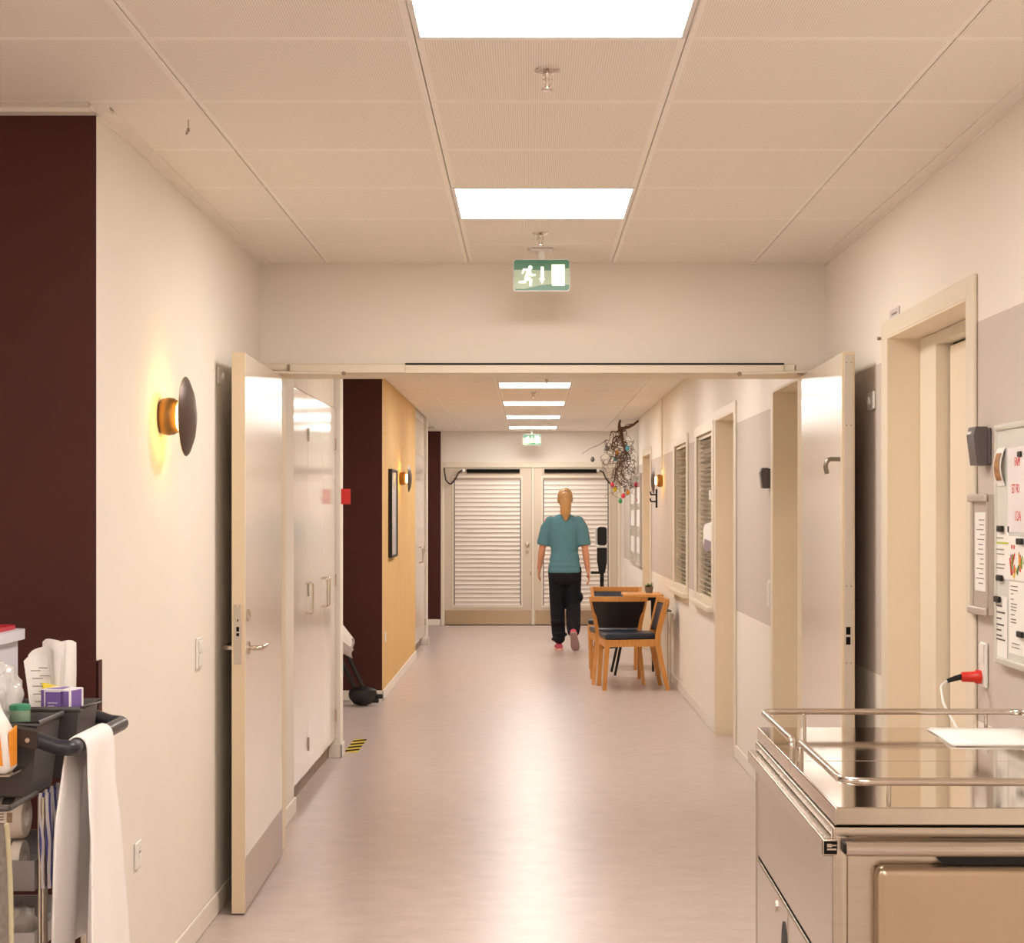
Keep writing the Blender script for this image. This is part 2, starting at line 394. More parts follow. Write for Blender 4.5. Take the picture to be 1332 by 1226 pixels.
skirt('right_near', [(XR-T, XR, -1.69, DA[0]-.09, .001, H), (XR-T, XR, DA[1]+.1, YL0-.006, .001, H)], 'white skirting board beside the steel trolley')
skirt('right_far', [(XR2-T, XR2, DC[1]+.07, DB[0]-.07, .001, H), (XR2-T, XR2, DB[1]+.07, DD[0]-.07, .001, H), (XR2-T, XR2, DD[1]+.07, YEND-.002, .001, H)], 'white skirting board under the office windows')

# corner guard on the brown corner
struct('trim_6', MB().box(-1.19, XL+.006, 4.606, 4.6195, .085, 1.06, .002).box(XL+.0005, XL+.006, 4.606, 4.66, .085, 1.06, .002), 'brown', 'dark brown scuffed corner guard beside the cleaning cart', 'corner guard')

# ------------------------------------------------------------------ doorways in the right wall
def doorway(n, xw, y0, y1, label, panel=.0, casing=(.085, .085), depth=.10, handle=True, leafm='lining'):
    t = thing('door_%d' % n, label, 'door', (xw, (y0+y1)/2, 0), kind='structure')
    z = 2.05; c0, c1 = casing
    MB().box(xw-.012, xw-.0005, y0-c0, y0, 0, z+.06, .003).box(xw-.012, xw-.0005, y1, y1+c1, 0, z+.06, .003).box(xw-.012, xw-.0005, y0, y1, z, z+.06, .003).build('casing', 'casing', t)
    MB().box(xw-.0115, xw+.215, y0, y0+.006, 0, z).box(xw-.0115, xw+.215, y1-.006, y1, 0, z).box(xw-.0115, xw+.215, y0, y1, z-.006, z).build('lining', 'lining', t)
    x1 = xw+depth
    mb = MB().box(x1, x1+.06, y1-.04-panel, y1-.006, 0, z-.006, .004).box(x1, x1+.06, y0+.006, y0+.04, 0, z-.006, .004).box(x1, x1+.06, y0+.04, y1-.04-panel, z-.045, z-.006, .004)
    mb.build('inner_frame', 'casing', t)
    MB().box(x1+.045, x1+.085, y0+.045, y1-.052-panel, .008, z-.052, .003).build('leaf', leafm, t)
    MB().box(x1+.09, x1+.1, y0+.01, y1-.01, 0, z-.01).build('rebate', 'gap', t)
    if handle:
        h = MB().tube(fillet([(x1+.045, y0+.12, 1.0), (x1-.005, y0+.12, 1.0), (x1-.005, y0+.24, 1.0)], .015), .009, 8)
        h.build('handle', 'satin', t)
    return t
d3 = doorway(1, XR, DA[0], DA[1], 'deep cream doorway with closed beige door beside the notice board', panel=.20, casing=(.085, .10), depth=.10)
doorway(2, XR2, DC[0], DC[1], 'deep beige doorway just past the open right hand door leaf', depth=.15)
doorway(3, XR2, DB[0], DB[1], 'deep beige doorway next to the office window with the note', depth=.12)
doorway(4, XR2, DD[0], DD[1], 'beige doorway between the plant table lamp and the poster boards', depth=.12)

# ------------------------------------------------------------------ office windows with blinds
slat_m = mat('cream blind slat', (226, 212, 190), .45, var=.02)
glass = mat('window glass', (235, 240, 236), .03, trans=1., ior=1.45)
def window(n, y0, y1, label, seed):
    z0, z1 = WZ; xw = XR2
    t = thing('window_%d' % n, label, 'window', (xw, (y0+y1)/2, z0), kind='structure')
    mb = MB()
    for (a, b, c, d) in ((y0-.07, y0+.035, z0-.01, z1+.03), (y1-.035, y1+.07, z0-.01, z1+.03), (y0+.035, y1-.035, z1-.035, z1+.03), (y0+.035, y1-.035, z0-.01, z0+.035)):
        mb.box(xw-.014, xw-.0005, a, b, c, d, .003)
    mb.build('window_frame', 'casing', t)
    MB().box(xw-.0005, xw+.22, y0, y0+.03, z0, z1).box(xw-.0005, xw+.22, y1-.03, y1, z0, z1).box(xw-.0005, xw+.22, y0+.03, y1-.03, z0, z0+.03).box(xw-.0005, xw+.22, y0+.03, y1-.03, z1-.03, z1).build('lining', 'lining', t)
    MB().box(xw-.05, xw-.0005, y0-.07, y1+.07, z0-.045, z0-.012, .004).build('window_sill', 'casing', t)
    MB().box(xw+.052, xw+.058, y0+.03, y1-.03, z0+.03, z1-.03).build('pane', glass, t)
    bl = MB().box(xw+.010, xw+.042, y0+.035, y1-.035, z1-.06, z1-.03, .002).build('blind', slat_m, t)
    L = (y1-y0)-.08; sm = None; R = random.Random(seed); z = z1-.085
    cz = (y0+y1)/2
    while z > z0+.05:
        if sm is None:
            mb = MB(); w2, th = .0135, .0007
            for k in range(3):
                u0, u1 = -w2+2*w2*k/3, -w2+2*w2*(k+1)/3; zz = lambda u: -.55*u + .003*(1-(u/w2)**2)
                vs = [(u0, -L/2, zz(u0)-th), (u1, -L/2, zz(u1)-th), (u1, L/2, zz(u1)-th), (u0, L/2, zz(u0)-th), (u0, -L/2, zz(u0)+th), (u1, -L/2, zz(u1)+th), (u1, L/2, zz(u1)+th), (u0, L/2, zz(u0)+th)]
                mb.add(vs, [(0, 3, 2, 1), (4, 5, 6, 7), (0, 1, 5, 4), (1, 2, 6, 5), (2, 3, 7, 6), (3, 0, 4, 7)])
            sm = mb.mesh('slat'); sm.materials.append(slat_m)
        o = bpy.data.objects.new('slat', sm); COL.objects.link(o); o.parent = bl
        o.location = (.024, 0, z-z0); o.rotation_euler = (R.uniform(-.004, .004), R.uniform(-.15, .15), R.uniform(-.004, .004))
        z -= .034
    MB().cyl((xw+.024, y0+.25, z0+.04), (xw+.024, y0+.25, z1-.05), .0012, 6).cyl((xw+.024, y1-.25, z0+.04), (xw+.024, y1-.25, z1-.05), .0012, 6).build('cord', slat_m, t)
    return t
window(1, W1[0], W1[1], 'office window with cream venetian blind and a white note stuck on it', 4)
window(2, W2[0], W2[1], 'office window with cream venetian blind on the plant table side', 9)
# the note on the first window
def ywall(px, x=XR2): return x*F/(px-VX)
nt_ = thing('paper_note', 'white paper note hanging on the office window next to the doorway', 'note', (1.20, 12.1, 1.35))
ya, yb = 11.75, 12.40
MB().add([(1.2235, ya, PZ(678, ya)), (1.2235, yb-.1, PZ(682, yb)), (1.2235, yb, PZ(690, yb)), (1.2235, yb-.02, PZ(712, yb)), (1.2235, ya, PZ(708, ya)),
          (1.2215, ya, PZ(678, ya)), (1.2215, yb-.1, PZ(682, yb)), (1.2215, yb, PZ(690, yb)), (1.2215, yb-.02, PZ(712, yb)), (1.2215, ya, PZ(708, ya))],
         [(0, 1, 2, 3, 4), (9, 8, 7, 6, 5), (0, 5, 6, 1), (1, 6, 7, 2), (2, 7, 8, 3), (3, 8, 9, 4), (4, 9, 5, 0)]).build('sheet', mat('white paper', (244, 240, 234), .7), nt_)
MB().prism([(ya, PZ(712, ya)), (yb-.25, PZ(716, yb)), (yb-.02, PZ(713, yb)), (yb-.12, PZ(700, yb)), (ya, PZ(705, ya))], 1.2195, 1.2212, 'x').build('lower_sheet', mat('mauve print', (150, 134, 140), .7, var=.2, vscale=40), nt_)
cl = thing('clip_tag', 'small dark and white tag clipped to the office window next to the doorway', 'tag', (1.255, 11.9, 1.6))
MB().box(1.2195, 1.2245, 11.78, 11.98, PZ(650, 11.9), PZ(637, 11.9), .001).build('white_card', 'white', cl)
MB().box(1.2190, 1.2245, 11.74, 11.84, PZ(652, 11.8), PZ(622, 11.8), .001).build('dark_strap', 'gap', cl)

# ------------------------------------------------------------------ the open double doors
def lever(mb, x, y, z, sx, dy, reach=.05, L=.115):
    mb.tube(fillet([(x, y, z), (x+sx*reach, y, z), (x+sx*reach*1.08, y+dy*L*.7, z+.003), (x+sx*reach*.9, y+dy*L, z+.004)], .02), .0095, 10)
    return mb
dl = thing('door_5', 'open beige fire door leaf next to the round wall lamp', 'door', (-1.04, 7.452, 0), kind='structure')
def skewbox(xa0, xa1, ya, xb0, xb1, yb, z0, z1):
    return MB().prism([(xa0, ya), (xa1, ya), (xb1, yb), (xb0, yb)], z0, z1)
skewbox(-1.063, -1.023, 6.357, -1.083, -1.041, 7.45, .008, 2.022).build('leaf', 'leaf', dl)
skewbox(-1.067, -1.0195, 6.349, -1.067, -1.0195, 6.3565, .008, 2.022).build('edge_band', 'edge', dl)
skewbox(-1.0224, -1.0205, 6.358, -1.0404, -1.0385, 7.45, .010, .2).build('kick_plate', 'kick', dl)
lp = MB().box(-1.0585, -1.032, 6.346, 6.349, PZ(864, 6.35), PZ(786, 6.35), .001).build('lock_plate', mat('galvanised lock plate', (200, 190, 176), .4, metal=.6), dl)
mb = MB().box(-1.050, -1.040, 6.3445, 6.346, PZ(821, 6.35), PZ(815, 6.35)).box(-1.050, -1.040, 6.3445, 6.346, PZ(827, 6.35), PZ(823, 6.35)).box(-1.047, -1.043, 6.3445, 6.346, PZ(808, 6.35), PZ(805, 6.35))
mb.build('latch', 'gap', lp)
MB().lathe([(.006, 0), (.006, .002)], (-1.045, 6.344, PZ(788, 6.35)), 'y', 8).lathe([(.006, 0), (.006, .002)], (-1.045, 6.344, PZ(861, 6.35)), 'y', 8).build('screw', 'satin', lp)
hz = .955
hm = MB(); lever(hm, -1.022, 6.43, hz, 1, 1); hdl = hm.build('handle', 'satin', dl)
MB().lathe([(.024, 0), (.024, .008), (.01, .009)], (-1.0235, 6.43, hz), 'x', 20).build('rosette', 'satin', hdl)
MB().lathe([(.022, 0), (.022, .008), (.008, .012)], (-1.0235, 6.42, PZ(800, 6.42)), 'x', 20).build('key_cylinder', 'satin', dl)
hm = MB(); lever(hm, -1.064, 6.43, hz, -1, 1, .04); hm.build('rear_handle', 'satin', dl)
for k, z in enumerate((.25, 1.1, 1.85)):
    MB().cyl((-1.088, 7.415, z-.05), (-1.088, 7.415, z+.05), .008, 10).build('hinge', 'satin', dl)

dr = thing('door_6', 'open beige fire door leaf behind the steel trolley', 'door', (1.16, 7.452, 0), kind='structure')
skewbox(1.125, 1.163, 6.339, 1.149, 1.187, 7.45, .008, 2.022).build('leaf', 'leaf', dr)
skewbox(1.1215, 1.1665, 6.331, 1.1215, 1.1665, 6.3385, .008, 2.022).build('edge_band', 'edge', dr)
es = MB().box(1.129, 1.1605, 6.327, 6.331, .02, 2.012, .001).build('edge_strip', mat('grey aluminium strip', (205, 196, 184), .45, metal=.5), dr)
for py in (471.5, 553, 840, 862):
    for xx in (1.1365, 1.153):
        MB().lathe([(.0028, 0), (.0028, .0015)], (xx, 6.3255, PZ(py if py != 840 else 762, 6.33)), 'y', 8).build('screw', 'plinth', es)
for py in (820, 833):
    MB().box(1.135, 1.1505, 6.3255, 6.327, PZ(py+5, 6.33), PZ(py-5, 6.33)).build('latch_slot', 'gap', es)
MB().tube(fillet([(1.126, 6.40, PZ(597, 6.4)), (1.082, 6.40, PZ(597, 6.4)), (1.072, 6.40, PZ(605, 6.4)), (1.079, 6.40, PZ(616, 6.4))], .03, 8), .0085, 10).build('pull_hook', mat('dull steel', (140, 130, 120), .3, metal=1.), dr)
for z in (.25, 1.1, 1.85): MB().cyl((1.193, 7.415, z-.05), (1.193, 7.415, z+.05), .008, 10).build('hinge', 'satin', dr)

# closer rail along the lintel
cr = thing('door_closer', 'long cream door closer rail along the lintel of the open doors', 'door closer', (0.05, 7.40, 2.03))
MB().box(PX(377, 7.4), PX(1033, 7.4), 7.372, 7.4255, PZ(485.5, 7.4), PZ(474, 7.4), .003).build('rail', 'casing', cr)
MB().box(PX(527, 7.37), PX(1020, 7.37), 7.3695, 7.372, PZ(474.2, 7.37), PZ(472, 7.37)).build('slot', 'gap', cr)
MB().box(PX(527, 7.37), PX(1020, 7.37), 7.366, 7.372, PZ(485, 7.37), PZ(474.5, 7.37), .002).build('cover', 'casing', cr)
MB().box(PX(341, 7.4), PX(376, 7.4), 7.38, 7.4255, PZ(482, 7.4), PZ(473, 7.4), .004).build('end_cap', 'casing', cr)
MB().box(PX(1034, 7.4), PX(1062, 7.4), 7.38, 7.4255, PZ(483, 7.4), PZ(475, 7.4), .004).build('end_cap', 'casing', cr)
MB().box(PX(374, 7.38), PX(377.5, 7.38), 7.368, 7.38, PZ(482, 7.38), PZ(474, 7.38)).build('joint', 'plinth', cr)
MB().tube([(PX(352, 7.35), 7.352, PZ(484, 7.35)), (PX(448, 7.35), 7.352, PZ(485.5, 7.35))], .006, 8).build('arm', 'casing', cr)
MB().lathe([(.009, -.006), (.009, .006)], (PX(447, 7.35), 7.352, PZ(485.5, 7.35)), 'y', 12).build('pivot', 'plinth', cr)
MB().tube([(PX(960, 7.35), 7.352, PZ(486, 7.35)), (PX(1055, 7.35), 7.352, PZ(483, 7.35))], .006, 8).build('arm', 'casing', cr)
MB().lathe([(.009, -.006), (.009, .006)], (PX(962, 7.35), 7.352, PZ(486, 7.35)), 'y', 12).build('pivot', 'plinth', cr)
MB().box(PX(1038, 7.35), PX(1050, 7.35), 7.35, 7.375, PZ(486.5, 7.35), PZ(483, 7.35)).build('bracket', 'plinth', cr)

# ------------------------------------------------------------------ far double doors
MB_f = MB().box(-1.135, -1.098, YEND-.012, YEND+.05, 0, 2.10, .003).box(1.138, 1.18, YEND-.012, YEND+.05, 0, 2.10, .003).box(-1.098, 1.138, YEND-.012, YEND+.05, 2.03, 2.10, .003)
struct('trim_7', MB_f, 'casing', 'cream frame around the glazed double doors at the corridor end', 'door frame')
leafm2 = mat('beige far door', (216, 200, 180), .35, var=.015)
pleat = mat('pale pleated blind', (236, 226, 216), .6, var=.01)
def far_leaf(n, x0, x1, bx0, bx1, label, handle_x, flip):
    t = thing('door_%d' % n, label, 'door', ((x0+x1)/2, YEND, 0), kind='structure')
    yf = YEND+.002; z0, z1 = PZ(788, YEND), PZ(621, YEND)
    mb = MB().box(x0, bx0, yf, yf+.04, .01, 2.027, .002).box(bx1, x1, yf, yf+.04, .01, 2.027, .002).box(bx0, bx1, yf, yf+.04, .01, z0, .002).box(bx0, bx1, yf, yf+.04, z1, 2.027, .002)
    mb.build('leaf', leafm2, t)
    mb = MB(); q = .018
    for (a, b, c, d) in ((bx0-q, bx0+.004, z0-q, z1+q), (bx1-.004, bx1+q, z0-q, z1+q), (bx0+.004, bx1-.004, z0-q, z0+.004), (bx0+.004, bx1-.004, z1-.004, z1+q)):
        mb.box(a, b, yf-.008, yf-.0005, c, d, .002)
    mb.build('glazing_bead', 'casing', t)
    MB().box(bx0, bx1, yf+.028, yf+.034, z0, z1).build('pane', glass, t)
    MB().box(x0+.012, x1-.012, yf-.003, yf-.0005, .012, PZ(793.5, YEND)).build('kick_plate', 'kicksteel', t)
    bl = MB().box(bx0+.005, bx1-.005, yf-.002, yf+.02, z1-.03, z1-.006, .002).build('blind', mat('blind head rail', (170, 150, 134), .5), t)
    sm = None; pitch = .0555; z = z1-.035; L = bx1-bx0-.03; cx = (bx0+bx1)/2
    while z > z0+.02:
        if sm is None:
            p = pitch*.93
            sm = MB().prism([(0, 0), (.014, -p*.10), (.018, -p*.5), (.004, -p), (.008, -p), (.022, -p*.5), (.018, -p*.08), (.003, .004)], -L/2, L/2, 'x').mesh('slat'); sm.materials.append(pleat)
        o = bpy.data.objects.new('slat', sm); COL.objects.link(o); o.parent = bl; o.location = (cx-(x0+x1)/2, .001, z)
        z -= pitch
    MB().box(bx0+.01, bx1-.01, yf, yf+.02, z0+.004, z0+.018, .002).build('bottom_rail', pleat, t)
    MB().box(PX(607, YEND) if not flip else PX(708, YEND), PX(676, YEND) if not flip else PX(776, YEND), yf-.035, yf-.001, PZ(614.7, YEND), PZ(610, YEND), .002).build('closer', 'gap', t)
    cxs = (602, 586, 578) if not flip else (779, 795, 801)
    cb = [(PX(cxs[0], YEND), yf-.03, PZ(611, YEND)), (PX((cxs[0]*2+cxs[1])/3, YEND), yf-.05, PZ(614, YEND)), (PX((cxs[0]+cxs[1]*1.2)/2.2, YEND), yf-.06, PZ(622, YEND)), (PX(cxs[1], YEND), yf-.06, PZ(631, YEND)),
          (PX(cxs[2]+(2 if not flip else -2), YEND), yf-.05, PZ(624, YEND)), (PX(cxs[2], YEND), yf-.03, PZ(612, YEND)), (PX(cxs[2]+(0 if not flip else 0), YEND), yf-.016, PZ(608.5, YEND))]
    MB().tube(fillet(cb, .06, 5), .010, 8).build('cable', mat('dark grey cable', (52, 46, 44), .5), t)
    MB().ball((PX(cxs[0]+(1 if not flip else -1), YEND), yf-.035, PZ(612, YEND)), .022, 10, 8).build('cable_gland', 'white', t)
    if handle_x:
        MB().lathe([(.03, 0), (.028, -.02), (.012, -.022), (.012, -.012)], (handle_x, yf-.0005, PZ(708, YEND)), 'y', 16).build('key_cylinder', 'satin', t)
        MB().lathe([(.02, 0), (.018, -.012)], (handle_x, yf-.0005, PZ(717.5, YEND)), 'y', 16).build('knob', 'satin', t)
        MB().box(handle_x+.035, handle_x+.045, yf-.01, yf-.0005, PZ(748, YEND), PZ(743, YEND)).build('stop', 'plinth', t)
    return t
far_leaf(7, -1.096, PX(691.5, YEND), PX(590, YEND), PX(678, YEND), 'glazed corridor end door leaf with pale blind and lock beside the brown strip', PX(686, YEND), False)
far_leaf(8, PX(695, YEND), 1.136, PX(706, YEND), PX(792, YEND), 'glazed corridor end door leaf with pale blind behind the walking person', None, True)
struct('trim_8', MB().box(PX(691.7, YEND), PX(694.8, YEND), YEND-.006, YEND+.04, .005, 2.028, .002), 'casing', 'cream meeting strip between the glazed end door leaves', 'trim')
# ------------------------------------------------------------------ ceiling lights
def ceiling_light(y0, label, group, x0=CX[1], x1=CX[2], drop=0.):
    t = thing('ceiling_light', label, 'ceiling light', ((x0+x1)/2, y0+.3, CEIL), group=group)
    y1 = y0+.6; CEIL_ = CEIL-drop
    mb = MB(); b = .014
    for (a, c, d, e) in ((x0+.003, x0+b, y0+.003, y1-.003), (x1-b, x1-.003, y0+.003, y1-.003), (x0+b, x1-b, y0+.003, y0+b), (x0+b, x1-b, y1-b, y1-.003)):
        mb.box(a, c, d, e, CEIL_-.001, CEIL_+.018)
    mb.build('frame', 'white', t)
    MB().box(x0+b, x1-b, y0+b, y1-b, CEIL_+.001, CEIL_+.004).build('diffuser', 'lamp', t)
for y0, lb in zip(NEAR_LIGHTS, ('square ceiling light panel at the rear end of the corridor', 'square ceiling light panel behind the large lit panel by the sprinkler',
                                'large lit square ceiling panel next to the first sprinkler', 'lit square ceiling panel just ahead of the exit sign over the open doors')):
    ceiling_light(y0, lb, 'ceiling light panels ahead of the doorway')
for y0, lb in zip(FAR_LIGHTS, ('square ceiling light panel right behind the cross wall', 'square ceiling light panel over the tall cupboards and red sign',
                               'first lit ceiling panel seen through the open doorway', 'second lit ceiling panel seen through the open doorway',
                               'third lit ceiling panel seen through the open doorway', 'fourth lit ceiling panel, right above the exit sign at the corridor end')):
    ceiling_light(y0, lb, 'ceiling light panels past the doorway')

ceiling_light(1.6, 'unseen square fill light panel added over the side area with the cleaning cart', 'ceiling light panels ahead of the doorway', -2.0, -1.4, .0185)  # fill panel added out of view to brighten ceiling, cross wall and right wall

# ------------------------------------------------------------------ tall cupboards
def cupboard(y0, y1, hinge_near, label, group):
    xf = -1.145
    t = thing('tall_cabinet', label, 'cabinet', (-1.45, (y0+y1)/2, 0), group=group)
    MB().box(-1.74, xf-.021, y0+.002, y1-.002, .105, 2.41).build('body', 'filler', t)
    MB().box(-1.74, -1.186, y0+.002, y1-.002, .001, .104).build('plinth', 'plinth', t)
    dd = MB().box(xf-.02, xf, y0+.003, y1-.003, .11, 2.06, .0015).build('door', 'cabinet', t)
    MB().box(xf-.02, xf-.004, y0+.001, y1-.001, 2.064, 2.41).build('top_filler', 'filler', t)
    yh = y1-.06 if hinge_near else y0+.06
    MB().tube(fillet([(xf, yh, .93), (xf+.034, yh, .93), (xf+.034, yh, 1.085), (xf, yh, 1.085)], .012, 5), .005, 8).build('handle', 'satin', dd)
    yy = y0+.005 if hinge_near else y1-.005
    for z in (.25, 1.05, 1.85): MB().cyl((xf+.004, yy, z-.035), (xf+.004, yy, z+.035), .005, 8).build('hinge', 'satin', dd)
    return t
cupboard(8.5, 9.15, True, 'glossy white tall cupboard next to the passage skirting, first of three', 'cupboards by the double doors')
cupboard(9.15, 9.80, True, 'glossy white tall cupboard in the middle of three', 'cupboards by the double doors')
cupboard(9.80, 10.437, False, 'glossy white tall cupboard beside the red sign pier', 'cupboards by the double doors')
cupboard(17.6, 18.5, True, 'glossy white cupboard past the picture, next to the ochre wall', 'cupboards past the ochre wall')
cupboard(18.5, 19.387, False, 'glossy white cupboard past the picture, at the end of the ochre side', 'cupboards past the ochre wall')

# ------------------------------------------------------------------ wall lamps
brass = mat('brushed brass', (148, 116, 72), .4, metal=1., var=.06, vscale=20)
dish_m = mat('dark bronze dish', (92, 74, 66), .4, metal=.5, var=.05, vscale=12)
bulb_m = mat('lit lamp lens', (255, 236, 190), .4, emit=45., ecol=(255, 220, 150))
refl_m = mat('white lamp reflector', (246, 226, 180), .5)
def wall_lamp(x, y, z, sx, label):
    t = thing('wall_lamp', label, 'wall lamp', (x, y, z), group='round wall lamps')
    MB().lathe([(.048, .0008*sx), (.056, .010*sx), (.0585, .026*sx), (.056, .042*sx), (.047, .056*sx), (.043, .056*sx), (.043, .046*sx), (.0, .046*sx)], (x, y, z), 'x', 32).build('lamp_body', brass, t)
    MB().lathe([(.040, .0465*sx), (.038, .064*sx), (.030, .070*sx), (.0, .071*sx)], (x, y, z), 'x', 24, cap=False).build('bulb', bulb_m, t)
    D = .012
    dsh = MB().lathe([(.122, (.0675+D)*sx), (.118, (.071+D)*sx), (.085, (.084+D)*sx), (.04, (.0935+D)*sx), (.0, (.0955+D)*sx)], (x, y, z), 'x', 40, cap=False).build('dish', dish_m, t)
    MB().lathe([(.0, (.090+D)*sx), (.04, (.088+D)*sx), (.085, (.079+D)*sx), (.117, (.067+D)*sx), (.122, (.0655+D)*sx), (.122, (.0675+D)*sx)], (x, y, z), 'x', 40, cap=False).build('reflector', refl_m, dsh)
    for a in (0, 2.1, 4.2): MB().cyl((x+.05*sx, y+.043*math.cos(a), z+.043*math.sin(a)), (x+.098*sx, y+.043*math.cos(a), z+.043*math.sin(a)), .002, 6).build('spacer', brass, t)
    return t
wall_lamp(XL, 5.42, PZ(541, 5.4), 1, 'round wall lamp with bronze dish on the cream wall')
wall_lamp(XL, 15.45, PZ(622, 15.4), 1, 'bronze wall lamp on the ochre wall beside the picture')
wall_lamp(XR2, 16.2, PZ(625, 16.2), -1, 'bronze wall lamp above the plant table')
struct('trim_9', MB().box(XR2-.012, XR2-.0005, 16.19, 16.21, PZ(613, 16.2)+.02, CEIL-.002), 'casing', 'thin cream cable duct rising from the plant table lamp', 'cable duct')
hk = thing('coat_hook', 'dark key shaped coat hook under the plant table lamp', 'hook', (XR2, 16.9, PZ(650, 16.9)))
MB().box(XR2-.012, XR2-.0005, 16.86, 16.94, PZ(660, 16.9), PZ(636, 16.9), .003).build('hook_plate', 'gap', hk)
for py in (643, 652): MB().tube(fillet([(XR2-.01, 16.9, PZ(py, 16.9)), (XR2-.06, 16.9, PZ(py, 16.9)), (XR2-.065, 16.9, PZ(py-4, 16.9))], .01), .008, 6).build('peg', 'gap', hk)

# ------------------------------------------------------------------ exit signs
sg = mat('backlit exit green', (36, 104, 68), .3, emit=.10, ecol=(60, 160, 104))
sp = mat('backlit pale green', (140, 156, 118), .3, emit=.16, ecol=(210, 225, 185))
sw = mat('backlit white', (252, 255, 236), .3, emit=1.0, ecol=(252, 255, 230))
def rrect(x0, x1, z0, z1, r, n=4):
    p = []
    for (cx, cz, a0) in ((x1-r, z1-r, 0), (x0+r, z1-r, 90), (x0+r, z0+r, 180), (x1-r, z0+r, 270)):
        for k in range(n+1):
            a = math.radians(a0+90*k/n); p.append((cx+r*math.cos(a), cz+r*math.sin(a)))
    return p
def exit_sign(x0, x1, z0, z1, y, label):
    W_, Hh = x1-x0, z1-z0
    t = thing('exit_sign', label, 'exit sign', ((x0+x1)/2, y, z0), group='green exit signs')
    MB().prism(rrect(x0, x1, z0, z1, .012), y, y+.028, 'y').build('case', 'white', t)
    MB().prism(rrect(x0+.003, x1-.003, z0+.003, z1-.003, .010), y-.0015, y-.0002, 'y').build('face', sg, t)
    def P(u, v): return (x0+W_*u, z1-Hh*v)
    MB().prism([P(.02, .34), P(.3, .33), P(.62, .36), P(.98, .28), P(.98, .80), P(.7, .78), P(.45, .83), P(.2, .93), P(.02, .93)], y-.0025, y-.0016, 'y').build('lit_band', sp, t)
    mb = MB(); ya, yb = y-.004, y-.0026
    def poly(*q): mb.prism([P(a/740., b/420.) for a, b in q], ya, yb, 'y')
    hd = [(222+27*math.cos(a*math.pi/6), 113+30*math.sin(a*math.pi/6)) for a in range(12)]; poly(*hd)
    poly((185, 125), (228, 145), (205, 250), (150, 235))
    poly((195, 128), (130, 125), (108, 190), (128, 195), (148, 150), (185, 155))
    poly((225, 155), (245, 200), (290, 195), (290, 220), (232, 226), (205, 190))
    poly((205, 230), (250, 270), (238, 350), (208, 350), (212, 290), (170, 262))
    poly((150, 235), (190, 250), (165, 315), (72, 315), (72, 292), (145, 285))
    mb.build('running_figure', sw, t)
    mb = MB()
    def poly(*q): mb.prism([P(a/740., b/420.) for a, b in q], ya, yb, 'y')
    poly((358, 100), (398, 100), (400, 255), (356, 255)); poly((338, 255), (412, 255), (376, 325))
    mb.build('arrow', sw, t)
    mb = MB()
    def poly(*q): mb.prism([P(a/740., b/420.) for a, b in q], ya, yb, 'y')
    poly((500, 70), (670, 70), (670, 350), (505, 350)); mb.build('door_symbol', sw, t)
    xc = (x0+x1)/2
    MB().box(xc-.045, xc+.045, y-.004, y+.032, CEIL-.014, CEIL-.0005, .003).box(xc-.012, xc+.012, y+.006, y+.022, z1-.002, CEIL-.014).build('bracket', 'white', t)
    for u in (.012, .972): MB().lathe([(.0028, 0), (.0028, -.0015)], (x0+W_*(u+.008), y-.0025, (z0+z1)/2), 'y', 8).build('screw', 'plinth', t)
exit_sign(PX(667.5, 7.0), PX(741.5, 7.0), PZ(378.5, 7.0), PZ(337, 7.0), 7.0, 'green lit exit sign hanging over the open double doors')
exit_sign(PX(680, 22.3), PX(703.5, 22.3), PZ(578.5, 22.3), PZ(564.5, 22.3), 22.3, 'green lit exit sign above the glazed end doors')

# ------------------------------------------------------------------ sprinklers, hooks and small ceiling pieces
chrome = mat('chrome', (215, 205, 195), .18, metal=1.)
def sprinkler(x, y, label):
    t = thing('sprinkler', label, 'sprinkler', (x, y, CEIL), group='ceiling sprinklers')
    MB().lathe([(.031, 0), (.030, -.003), (.014, -.007), (.011, -.009)], (x, y, CEIL-.0005), 'z', 24).build('rose', chrome, t)
    MB().lathe([(.008, -.009), (.006, -.02), (.0085, -.022), (.0055, -.028), (.004, -.044)], (x, y, CEIL), 'z', 14).build('nozzle', chrome, t)
    MB().tube(fillet([(x-.009, y, CEIL-.012), (x-.012, y, CEIL-.03), (x-.003, y, CEIL-.045)], .01), .0018, 6).tube(fillet([(x+.009, y, CEIL-.012), (x+.012, y, CEIL-.03), (x+.003, y, CEIL-.045)], .01), .0018, 6).build('frame_arms', chrome, t)
    MB().lathe([(.004, -.044), (.0145, -.046), (.0145, -.048), (.004, -.050)], (x, y, CEIL), 'z', 18).build('deflector', chrome, t)
sprinkler(PX(712, 4.19), 4.19, 'chrome ceiling sprinkler between the large lit panel and the next panel')
sprinkler(PX(703, 6.63), 6.63, 'chrome ceiling sprinkler just above the exit sign over the open doors')
sprinkler(PX(711, 13.75), 13.75, 'chrome ceiling sprinkler ahead of the first panel past the doorway')
sprinkler(PX(694, 15.4), 15.4, 'chrome ceiling sprinkler past the first panel beyond the doorway')
hk = thing('ceiling_hook', 'thin wire hook hanging from the ceiling before the lamp wall', 'hook', (PX(245, 4.72), 4.72, CEIL))
xh = PX(245, 4.72)
MB().tube(fillet([(xh, 4.72, CEIL-.0005), (xh, 4.72, CEIL-.034), (xh-.006, 4.72, CEIL-.042), (xh-.005, 4.72, CEIL-.03)], .004), .0013, 6).build('wire', 'plinth', hk)
MB().lathe([(.004, 0), (.003, -.008)], (xh, 4.72, CEIL-.024), 'z', 8).build('crimp', 'plinth', hk)
sb = thing('ceiling_speaker', 'white box mounted under the ceiling of the alcove by the glazed end doors', 'speaker box', (PX(561, 21.6), 21.6, CEIL))
